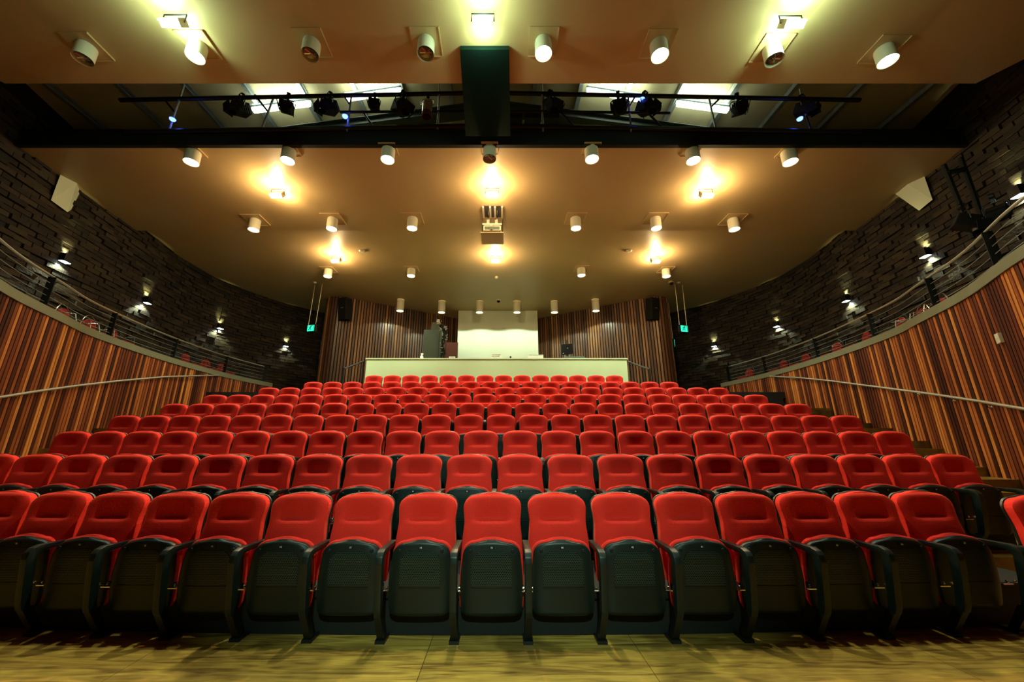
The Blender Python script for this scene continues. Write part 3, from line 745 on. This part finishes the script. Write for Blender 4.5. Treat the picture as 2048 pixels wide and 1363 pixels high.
# ------------------------------------------------------------------ projector and its ceiling hatch
pc = atz(985, 418, ZC1); 
t = empty('projector', (atz(985, 440, ZC1).x, atz(985, 455, ZC1).y, ZC1), label='pale ceiling projector hung in its frame at the centre of the ceiling', cat='projector')
def loc(p): return Vector(p)-t.location
h0, h1 = loc(atz(966, 411, ZC1)), loc(atz(1004, 433, ZC1))
MB().box(((h0.x+h1.x)/2, (h0.y+h1.y)/2, -.006), (h1.x-h0.x, h1.y-h0.y, .02)).build('hatch_recess', 'concrete_dark', t)
fr = MB()
for x in (h0.x, (h0.x*2+h1.x)/3+.02, (h0.x+2*h1.x)/3-.02, h1.x): fr.box((x, (h0.y+h1.y)/2, -.03), (.05, (h1.y-h0.y), .04))
fr.build('hatch_frame', 'fixture_white', t)
MB().tube([(h0.x+.13, h0.y+.15, -.03), (h0.x+.13, h1.y, -.05)], .012, 6).tube([(h1.x-.13, h0.y+.15, -.03), (h1.x-.13, h1.y, -.05)], .012, 6).build('hanging_rod', 'chrome', t)
bx = MB(); q0, q1 = loc(aty(969, 446, h1.y+t.location.y+.1)), loc(aty(1000, 462, h1.y+t.location.y+.1))
cx_ = (q0.x+q1.x)/2
for s in (-1, 1): bx.box((cx_+s*.12, h1.y+.12, -.12), (.08, .05, .24))
bx.box((cx_, h1.y+.12, -.26), (.55, .32, .05)); bx.build('bracket', 'fixture_white', t)
MB().box((cx_, h1.y+.16, -.37), (.50, .36, .16)).build('projector_body', 'fixture_white', t, bevel=.02)
MB().lathe([(.075, -.03), (.075, .02), (.055, .02), (.0001, .005)], 18, (cx_-.02, h1.y-.03, -.37), 'y').build('lens', 'chrome', t, smooth=True)
MB().box((cx_, h1.y-.022, -.38), (.42, .008, .10)).build('front_grille', 'grey_green_metal', t)
e0, e1 = loc(atz(961, 465, ZC1-.48)), loc(atz(1007, 488, ZC1-.48))
MB().box(((e0.x+e1.x)/2, (e0.y+e1.y)/2, -.47), (e1.x-e0.x, e1.y-e0.y, .03)).build('shelf', 'ceiling_warm_tint', t)
MB().tube([(cx_+.30, h1.y+.1, -.02), (cx_+.30, h1.y+.25, -.45)], .012, 6).tube([(cx_-.30, h1.y+.35, -.02), (cx_-.30, h1.y+.35, -.45)], .010, 6).build('hanging_rod', 'black_metal', t)

# ceiling sensors, cameras
def disc_thing(px, py, z, r, hh, m, label, cat, name):
    tag(MB().lathe([(r, 0), (r, -hh*.4), (r*.7, -hh), (.0001, -hh)], 16).build(name, m, smooth=True, loc=atz(px, py, z)), label, cat)
disc_thing(724, 501, ZC2, .10, .05, 'fixture_white', 'round smoke detector on the left of the rear ceiling panel', 'smoke detector', 'smoke_detector')
disc_thing(1258, 501, ZC2, .10, .05, 'fixture_white', 'round smoke detector on the right of the rear ceiling panel', 'smoke detector', 'smoke_detector')
disc_thing(993, 553, ZC2, .07, .09, 'fixture_white', 'small round ceiling sensor below the middle rear floodlight', 'sensor', 'ceiling_sensor')
disc_thing(630, 564, ZC2, .07, .06, 'fixture_white', 'small round ceiling sensor near the left exit sign rods', 'sensor', 'ceiling_sensor')
disc_thing(1357, 564, ZC2, .07, .06, 'fixture_white', 'small round ceiling sensor near the right exit sign rods', 'sensor', 'ceiling_sensor')
for x, y, lab in ((997, 601, 'black dome camera on the ceiling in front of the pale wall'), (1342, 565, 'black dome camera on the ceiling beside the rightmost rear can light')):
    p = atz(x, y-2, ZC2); t = empty('dome_camera', p, label=lab, cat='camera')
    MB().lathe([(.10, 0), (.10, -.05), (.08, -.06)], 16, cap0=True).build('camera_base', 'fixture_white', t, smooth=True)
    MB().lathe([(.08, -.06), (.07, -.11), (.04, -.14), (.0001, -.15)], 16).build('dome', 'screen_black', t, smooth=True)

# wedge bulkheads where the ceiling meets the brick walls
for nm, inn, out in (('left', [(154, 366), (168, 403)], [(102, 400), (135, 424)]), ('right', [(1815, 368), (1791, 388)], [(1865, 399), (1838, 421)])):
    I = [atz(x, y, ZC1-.004) for x, y in inn]; O_ = [on_curve(x, y, BRICKC, .09) for x, y in out]; U = [Vector((p.x, p.y, ZC1-.004)) for p in O_]
    mb = MB().add(I+O_+U, [(0, 1, 3, 2), (0, 2, 4), (1, 5, 3), (2, 3, 5, 4), (0, 4, 5, 1)])
    tag(mb.build('ceiling_box', 'white_wall'), 'pale wedge shaped box under the ceiling against the %s brick wall' % nm, 'box', 'pale boxes at the ceiling edges')

# ------------------------------------------------------------------ brick wall sconces
SCN = [(130, 516, 'nearest the left picture edge'), (295, 600, 'second along from the left picture edge'), (441, 652, 'third along the left brick wall'), (572, 688, 'on the left brick wall, nearest the booth'),
       (2037, 382, 'nearest the right picture edge'), (1850, 505, 'second along from the right picture edge'), (1692, 596, 'third back along the right brick wall'), (1553, 648, 'on the right brick wall, second from the booth'), (1428, 688, 'on the right brick wall, nearest the booth')]
sp_ = None
for x, y, nm in SCN:
    p = on_curve(x, y, BRICKC, .12); n = normal_at(p, BRICKC)
    if sp_ is None:
        t = empty('wall_sconce')
        MB().box((0, -.02, 0), (.20, .13, .20)).build('lamp_body', 'black_metal', t, bevel=.006)
        MB().box((0, -.02, -.103), (.18, .115, .012)).build('lower_lens', 'sconce_glow', t)
        MB().box((0, -.02, .103), (.10, .06, .012)).build('upper_lens', 'lamp_cool', t)
        MB().box((0, .06, 0), (.12, .05, .12)).build('back_plate', 'black_paint', t)
        sp_ = t
    else: t = copy_tree(sp_)
    for c in list(t.children):
        if c.type == 'LIGHT': bpy.data.objects.remove(c)
    t.location = p; t.rotation_euler = (0, 0, math.atan2(n.x, -n.y)); tag(t, 'black box sconce glowing up and down, '+nm, 'wall light', 'sconces on the brick walls')
for t in [o for o in COL.objects if o.name.startswith('wall_sconce') and o.type == 'EMPTY']:
    lamp('SPOT', (0, 0, -.13), LV['sconce'], (.86, 1.0, .62), .03, (0, .15, -1), 125, .5, parent=t, name='sconce_down')
    lamp('SPOT', (0, 0, .13), LV['sconce']*.42, (.95, 1.0, .40), .03, (0, .75, 1), 84, .5, parent=t, name='sconce_up')

# ------------------------------------------------------------------ balcony railings
def curve_pt(Y, m, off=0): return Vector((m*(wallx(Y)+off), Y, 0))
for m, sd, posts in ((-1, 'left', [(89, 553), (226, 625), (344, 677), (455, 712)]), (1, 'right', [(2010, 462), (1861, 555), (1742, 627), (1631, 676), (1527, 713), (1427, 741)])):
    t = empty('balcony_railing', (m*9, 9, ZCAP), label='black post and wire railing along the %s balcony' % sd, cat='railing')
    O = Vector(t.location)
    Ys = [1.7+.25*i for i in range(int((15.35-1.7)/.25)+1)]
    def line(z, r, name, mt): MB().tube([curve_pt(Y, m, .10)+Vector((0, 0, z))-O for Y in Ys], r, 8).build(name, mt, t, smooth=True)
    line(ZRAIL, .021, 'top_rail', 'steel_rail')
    for k in range(4): line(ZCAP+.14+.125*k-.02, .0048, 'wire', 'galvanised')
    PY = []
    for x, y in posts:
        r = ray(x, y); pt = (ZRAIL-CAM[2])/r.z; PY.append(CAM[1]+r.y*pt)
    PY.append(15.3)
    if m < 0: PY.append(4.2)
    for Y in PY:
        Y = min(Y, 15.3); c = curve_pt(Y, m, .10); nn = normal_at(c, SLATC); a = math.atan2(nn.x, -nn.y)
        MB().box(c+Vector((0, 0, (ZCAP+ZRAIL)/2-.01))-O, (.022, .11, ZRAIL-ZCAP), Matrix.Rotation(a, 3, 'Z')).build('post', 'black_paint', t)

# timber wall handrails
for m, sd, pts, brk in ((-1, 'left', [(-60, 803), (5, 793), (80, 781), (160, 770), (240, 761), (330, 753), (437, 750)], [(22, 799), (98, 787), (163, 778), (222, 770), (280, 764), (332, 760), (381, 757), (421, 757)]),
                         (1, 'right', [(2110, 828), (2047, 817), (1960, 802), (1860, 787), (1760, 774), (1660, 761), (1600, 755), (1540, 752)], [(1985, 814), (1912, 801), (1840, 788), (1785, 779), (1733, 771), (1682, 764), (1633, 760), (1590, 758), (1552, 757)])):
    t = empty('wall_handrail', (m*9, 8, 2), label='silver tubular handrail on the %s slatted wall' % sd, cat='handrail'); O = Vector(t.location)
    P = [on_curve(x, y, SLATC, .09) for x, y in pts]
    MB().tube([p-O for p in P], .024, 10).build('rail', 'steel_rail', t, smooth=True)
    for x, y in brk:
        p = on_curve(x, y, SLATC, .03); n = normal_at(p, SLATC)
        MB().tube([p-O, p+n*.05-O, p+n*.055+Vector((0, 0, .05))-O], .009, 6).lathe([(.0001, -.02), (.028, -.016), (.030, .0)], 12, p+n*.01-O, 'x').build('bracket', 'chrome', t, smooth=True)

# small control box on the right wall
p = on_curve(2000, 676, SLATC, .07); n = normal_at(p, SLATC); t = empty('wall_sensor', p, math.atan2(n.x, -n.y), 'small cream control box on the right slatted wall', 'sensor')
MB().box((0, 0, 0), (.11, .06, .15)).build('cover', 'fixture_white', t, bevel=.008); MB().box((0, -.032, .02), (.04, .004, .03)).build('display', 'white_wall', t)

# ------------------------------------------------------------------ balcony chairs
def balcony_chair(mt):
    t = empty('balcony_chair')
    def arc(w, z0, z1, y, n=16): return [(w*math.sin(-PI*.5+PI*i/n), y, z0+(z1-z0)*math.cos(-PI*.5+PI*i/n)) for i in range(n+1)]
    MB().tube([(-.23, .17, .0), (-.235, .19, .45)]+arc(.24, .60, .92, .22)+[(.235, .19, .45), (.23, .17, 0)], .012, 8).build('frame', mt, t, smooth=True)
    mb = MB(); n = 22; ring = [(.195*math.cos(2*PI*k/n), .63+.19*math.sin(2*PI*k/n)) for k in range(n)]
    ring2 = [(x*.86, .63+(z-.63)*.86) for x, z in ring]
    vs = [(x, .185, z) for x, z in ring]+[(x, .165, z) for x, z in ring2]+[(x, .215, z) for x, z in ring]
    fs = [(k, (k+1) % n, n+(k+1) % n, n+k) for k in range(n)]+[(k, 2*n+k, 2*n+(k+1) % n, (k+1) % n) for k in range(n)]+[tuple(range(n, 2*n)), tuple(range(2*n, 3*n))]
    mb.add(vs, fs).build('backrest', 'dark_red_fabric', t, smooth=True)
    MB().box((0, -.03, .45), (.44, .42, .06)).build('seat', 'dark_red_fabric', t, bevel=.02)
    for s in (-1, 1):
        MB().tube([(s*.22, -.22, 0), (s*.235, -.21, .44)], .012, 8).build('leg', mt, t, smooth=True)
        MB().tube([(s*.25, .18, .62), (s*.27, 0, .66), (s*.27, -.16, .655), (s*.24, -.20, .45)], .012, 8).build('arm', mt, t, smooth=True)
    return t
bc = balcony_chair('black_metal'); bcc = balcony_chair('chrome'); bu = {}
BCH = [(1556, 732, 0, 'by the end of the right handrail'), (1598, 725, 0, 'second from the right handrail end'), (1659, 700, 0, 'between the third and fourth right railing posts'), (1714, 684, 0, 'left of the fourth right railing post'),
       (1780, 655, 0, 'beside the two chrome ones on the right'), (1820, 636, 1, 'left one of the right balcony pair'), (1855, 618, 1, 'right one of the right balcony pair'), (1438, 758, 0, 'at the right railing post nearest the booth'),
       (152, 640, 1, 'between the first two posts of the left balcony'), (200, 665, 1, 'just left of the second post of the left balcony'), (243, 680, 0, 'just right of the second post of the left balcony'), (385, 722, 0, 'between the third and fourth posts of the left balcony'), (422, 735, 0, 'left of the fourth post of the left balcony'), (452, 742, 0, 'at the fourth post of the left balcony')]
for x, y, chrome, lab in BCH:
    r = ray(x, y); sgn = 1 if r.x > 0 else -1; z = ZBALC+.80; Y = 3.5
    while Y < 14.9:
        X = wallx(Y)+.50; zc_ = Y*math.cos(TH)+(z-CAM[2])*math.sin(TH)
        if F*abs(sgn*X-CAM[0])/zc_ < abs(x-CX): break
        Y += .02
    n = normal_at(Vector((sgn*X, Y, 0)), SLATC)
    key = 'c' if chrome else 'b'; src = bcc if chrome else bc
    o = src if key not in bu else copy_tree(src); bu[key] = 1
    o.location = (sgn*X, Y, ZBALC); o.rotation_euler = (0, 0, math.atan2(n.x, -n.y)+random.uniform(-.15, .15))
    tag(o, 'red round-backed chair with %s frame, %s' % ('chrome' if chrome else 'black', lab), 'chair', 'round-backed chairs on the balconies')

# ------------------------------------------------------------------ ladder rig on the right brick wall
t = empty('lighting_ladder', (9.3, 6.45, 6.2), label='black ladder shaped lighting boom hanging in front of the right brick wall', cat='lighting boom'); O = Vector(t.location)
for a, b in (((1887, 330), (1947, 476)), ((1921, 316), (1977, 472))):
    MB().tube([Vector(aty(*a, 6.45))-O, Vector(aty(*b, 6.45))-O], .045, 8).build('boom_pipe', 'black_paint', t, smooth=True)
for a, b in (((1892, 346), (1930, 338)), ((1938, 458), (1970, 448))):
    MB().tube([Vector(aty(*a, 6.45))-O, Vector(aty(*b, 6.45))-O], .05, 8).build('cross_bar', 'black_paint', t, smooth=True)
for x, y, rz, lab in ((1925, 418, 1.0, 'black stage lantern clamped to the left pipe of the hanging boom'), (1985, 398, -1.1, 'black stage lantern clamped to the right side of the hanging boom')):
    o = copy_tree(LP); o.location = aty(x, y, 6.2); o.scale = (1.15,)*3; o.rotation_euler = (0, 0, rz); tag(o, lab, 'stage light', 'lanterns on the hanging boom')

# ------------------------------------------------------------------ booth, stairs, rear fittings
t = empty('control_counter', (.05, 11.6, rowZ(9)), label='long pale green control counter front behind the back row of seats', cat='counter')
hC = 3.985-rowZ(9)
MB().box((0, -.10, hC/2), (8.02, .10, hC)).build('front_panel', 'counter_paint', t)
for s in (-1, 1): MB().box((s*3.97, .33, hC/2), (.08, .76, hC)).build('side_panel', 'counter_paint', t)
MB().box((0, .22, hC-.02), (8.08, .78, .04)).build('worktop', 'counter_paint', t)
ZT = 3.985
def ctop(px, Y): return (px-CX)*(Y*math.cos(TH)+(ZT-CAM[2])*math.sin(TH))/F+CAM[0]
# paper sign AUTHORISED PERSONNEL ONLY
t = empty('paper_sign', (ctop(994, 11.75), 11.75, ZT), label='small white paper sign with black words standing on the middle of the counter', cat='sign')
MB().box((0, 0, .11), (.34, .006, .22)).build('sheet', 'paper', t)
for k, s in enumerate(('AUTHORISED', 'PERSONNEL', 'ONLY')): text(s, .045, 'black_text', 'sign_text', (-.02-.02*k, -.006, .175-.055*k), t)
t = empty('name_board', (ctop(1071, 11.7), 11.7, ZT), label='white board with small black print at the right of the pale wall', cat='sign')
MB().box((0, 0, .085), (.50, .02, .17)).build('board', 'paper', t); MB().box((.02, -.012, .155), (.42, .004, .008)).box((.05, -.012, .05), (.2, .004, .006)).build('printed_lines', 'black_text', t)
t = empty('microphone', (ctop(1021, 11.62), 11.62, ZT), label='tiny black microphone on the counter edge in front of the pale wall', cat='microphone')
MB().lathe([(.0001, .11), (.022, .10), (.028, .075), (.022, .05), (.010, .045), (.010, .03), (.028, .02), (.028, 0)], 12).build('head', 'black_paint', t, smooth=True)
t = empty('spray_bottle', (ctop(843, 11.8), 11.8, ZT), label='small white bottle standing on the counter left of the tall cabinet', cat='bottle')
MB().lathe([(.045, 0), (.05, .01), (.05, .13), (.02, .17), (.02, .19)], 14, cap0=True).build('bottle_body', 'paper', t, smooth=True)
MB().box((.01, 0, .215), (.07, .03, .05)).build('spray_head', 'paper', t, bevel=.006)
t = empty('desk_sign', (ctop(904, 11.75), 11.75, ZT), label='small framed notice on the counter in front of the red brown door', cat='sign')
MB().box((0, 0, .06), (.19, .02, .12)).build('frame', 'paper', t); MB().box((0, -.012, .065), (.14, .004, .08)).build('notice', 'galvanised', t)
for x, lab, wd in ((797, 'flat grey papers lying on the left end of the counter', .22), (812, 'thin black folder lying near the left end of the counter', .16)):
    tag(MB().box((0, 0, .012), (wd, .2, .024)).build('paper_stack', 'galvanised' if x < 800 else 'black_paint', loc=(ctop(x, 11.8), 11.8, ZT)), lab, 'papers')
tag(MB().tube([(-.3, 0, .008), (-.1, .03, .008), (0, 0, .008), (.05, 0, .05), (.10, 0, .05), (.14, 0, .008), (.5, .02, .008)], .008, 6).build('cable', 'black_paint', smooth=True, loc=(ctop(935, 11.75), 11.75, ZT)), 'thin black cable lying on the counter left of the pale wall centre', 'cable')
# tall cabinet
Yc = 14.2
a, b = Vector(aty(848, 659, Yc)), Vector(aty(884, 659, Yc))
t = empty('equipment_cabinet', ((a.x+b.x)/2, Yc+.35, 3.1), label='tall dark green metal equipment cabinet in the booth left of the pale wall', cat='cabinet'); W_ = b.x-a.x; H_ = a.z-3.1
MB().box((0, 0, H_/2), (W_, .7, H_)).build('body', 'grey_green_metal', t, bevel=.01); MB().box((-.03, -.36, H_/2), (W_*.8, .02, H_*.94)).build('door', 'grey_green_metal', t, bevel=.004)
MB().box((W_*.30, -.38, H_*.5), (.02, .03, .16)).build('handle', 'black_metal', t)
tag(MB().box((0, 0, .17), (.34, .4, .34)).build('equipment_box', 'grey_green_metal', loc=((a.x+b.x)/2+.1, Yc+.3, a.z), bevel=.01), 'small dark green box on top of the tall cabinet', 'box')
# bundle of cables with shiny ties
t = empty('cable_bundle', (b.x+.22, Yc-.25, 3.1), label='tangled hanging bundle of dark cables with shiny ties beside the tall cabinet', cat='cables'); O = Vector(t.location)
path = [Vector(aty(x, y, Yc-.25))-O for x, y in ((876, 632), (877, 645), (884, 652), (890, 661), (889, 675), (886, 690), (886, 705), (885, 720), (885, 740), (885, 800))]
random.seed(4)
for k in range(4): MB().tube([p+Vector((random.uniform(-.08, .08), random.uniform(-.06, .06), 0)) for p in path], .035, 6).build('cable', 'black_paint', t, smooth=True)
tie = MB()
for k in range(34):
    p = path[random.randrange(1, 7)].lerp(path[random.randrange(1, 7)], random.random()*.25)+Vector((random.uniform(-.12, .12), -.10, random.uniform(-.1, .1)))
    tie.box(p, (.05, .02, .03), Matrix.Rotation(random.random()*3, 3, 'Y'))
tie.build('cable_tie', 'chrome', t)
MB().box(path[1]+Vector((0, -.06, .02)), (.10, .04, .18)).build('label_tag', 'paper', t)
# red brown door panel
a = Vector(aty(893, 685, 17.0)); b = Vector(aty(915, 720, 17.0))
t = empty('service_door', ((a.x+b.x)/2, 17.0, 3.1), label='red brown door panel between the cable bundle and the pale wall', cat='door')
MB().box((0, 0, (a.z-3.1)/2), (b.x-a.x, .06, a.z-3.1)).build('door_leaf', 'red_door', t); MB().box(((b.x-a.x)/2-.08, -.05, 1.0), (.03, .05, .12)).build('handle', 'chrome', t)
MB().box((-(b.x-a.x)/2-.05, 0, (a.z-3.1)/2+.4), (.08, .08, a.z-3.1+.8)).build('door_post', 'timber_slats', t)
# monitor + console
Ym = 12.6; a = Vector(aty(1134, 698, Ym))
t = empty('monitor', (a.x, Ym, 3.1), math.radians(-10), 'black monitor on a pole at the right side of the booth', 'monitor')
MB().box((0, 0, a.z-3.1), (.38, .06, .36), Matrix.Rotation(-.05, 3, 'Y')).build('screen', 'screen_black', t, bevel=.008); MB().tube([(0, .06, 0), (0, .06, a.z-3.1+.35)], .02, 8).build('pole', 'black_metal', t, smooth=True)
MB().box((.02, -.034, a.z-3.1+.03), (.03, .006, .012)).box((-.13, -.034, a.z-3.1-.14), (.035, .006, .02)).build('status_lights', 'paper', t)
tag(MB().box((0, 0, .05), (.62, .35, .10)).build('control_desk', 'grey_green_metal', bevel=.01, loc=(ctop(1140, 11.8)+.12, 11.8, ZT)), 'low dark green console on the counter under the black monitor', 'console')
# two small shelves on the pale wall
for x, lab in ((986, 'left of the two small slots on the pale wall'), (1008, 'right of the two small slots on the pale wall')):
    p = aty(x, 656, 17.79); tag(MB().box((0, 0, 0), (.17, .03, .03)).build('wall_slot', 'galvanised', loc=p), lab, 'wall fitting', 'slots on the pale wall')
# stair handrails beside the counter
for s, sd, A, B in ((-1, 'left', (688, 737), (727, 722)), (1, 'right', (1299, 738), (1258, 723))):
    p0 = aty(*A, 11.0); p1 = aty(*B, 12.7)
    t = empty('stair_handrail', (p0.x, p0.y, rowZ(9)), label='black tubular stair handrail beside the %s end of the counter' % sd, cat='handrail'); O = Vector(t.location)
    MB().tube([p0-O, p1-O], .028, 8).build('rail', 'black_metal', t, smooth=True)
    MB().tube([p0-O-Vector((0, 0, 0)), (0, 0, 0)], .022, 8).build('post', 'black_metal', t, smooth=True)
    MB().tube([p1-O, Vector((p1.x, p1.y, 3.1))-O], .022, 8).build('post', 'black_metal', t, smooth=True)
# speakers
for x, sd in ((690, 'left'), (1305, 'right')):
    p = aty(x, 618, 15.95); t = empty('wall_speaker', p, 0, 'tall black loudspeaker fixed to the %s slatted back wall' % sd, 'speaker', 'loudspeakers on the slatted back walls')
    t.rotation_euler = (math.radians(8), 0, math.radians(20 if x > 1000 else -20))
    MB().box((0, 0, 0), (.42, .40, .98)).build('cabinet', 'black_paint', t, bevel=.012)
    MB().box((0, -.205, -.02), (.36, .012, .86)).build('grille', 'black_metal', t)
    MB().box((.02, -.216, .02), (.14, .008, .022)).build('badge', 'galvanised', t); MB().box((0, .28, .1), (.08, .2, .2)).build('bracket', 'black_metal', t)
# exit signs
def exit_sign(px, py, Y, W_, H_, rz, sd, label, rods=True):
    p = aty(px, py, Y); t = empty('exit_sign', p, rz, label, 'sign', None)
    MB().box((0, .03, 0), (W_*1.5, .08, H_*1.25)).build('housing', 'black_paint', t, bevel=.006)
    g = MB().box((0, -.018, 0), (W_, .012, H_)).build('lit_panel', 'green_exit', t)
    f = MB(); y = -.027
    def bar(a, b, wd):
        a, b = Vector((a[0]*W_, y, a[1]*H_)), Vector((b[0]*W_, y, b[1]*H_)); d = b-a
        f.box((a+b)/2, (d.length, .004, wd*H_), Matrix.Rotation(-math.atan2(d.z, d.x), 3, 'Y'))
    bar((.40, -.42), (.40, .42), .06); bar((.12, .42), (.40, .42), .06); bar((.12, .42), (.12, .15), .06)
    bar((-.02, .30), (-.08, -.05), .16); bar((-.08, -.05), (.08, -.22), .10); bar((.08, -.22), (.02, -.42), .09); bar((-.08, -.05), (-.22, -.25), .10); bar((-.22, -.25), (-.38, -.25), .09)
    bar((-.03, .22), (-.22, .12), .08); bar((-.22, .12), (-.26, -.02), .07); bar((-.03, .22), (.16, .10), .08)
    f.lathe([(.0001, 0), (H_*.085, 0)], 12, (.03*W_, y, .40*H_), 'y'); f.build('running_figure', 'exit_dark', t)
    if rods:
        for dx in (-W_*.55, W_*.55): MB().tube([(dx, .03, H_*.6), (dx+(.06 if dx > 0 else .04), .03, ZC2-p.z)], .012, 6).build('hanging_rod', 'fixture_white', t, smooth=True)
    lamp('POINT', (0, -.15, 0), .25, (.1, 1, .5), .05, parent=t, name='sign_glow')
    return t
exit_sign(622, 656, 14.6, .30, .25, math.radians(-12), 'left', 'green running man exit sign hanging on two rods at the left')
exit_sign(1368, 657, 14.6, .30, .25, math.radians(12), 'right', 'green running man exit sign hanging on two rods at the right')
exit_sign(644, 686, 16.8, .30, .28, math.radians(-68), 'left', 'small green exit sign seen edge on at the left passage')
exit_sign(1348, 686, 16.8, .30, .28, math.radians(68), 'right', 'small green exit sign seen edge on at the right passage')
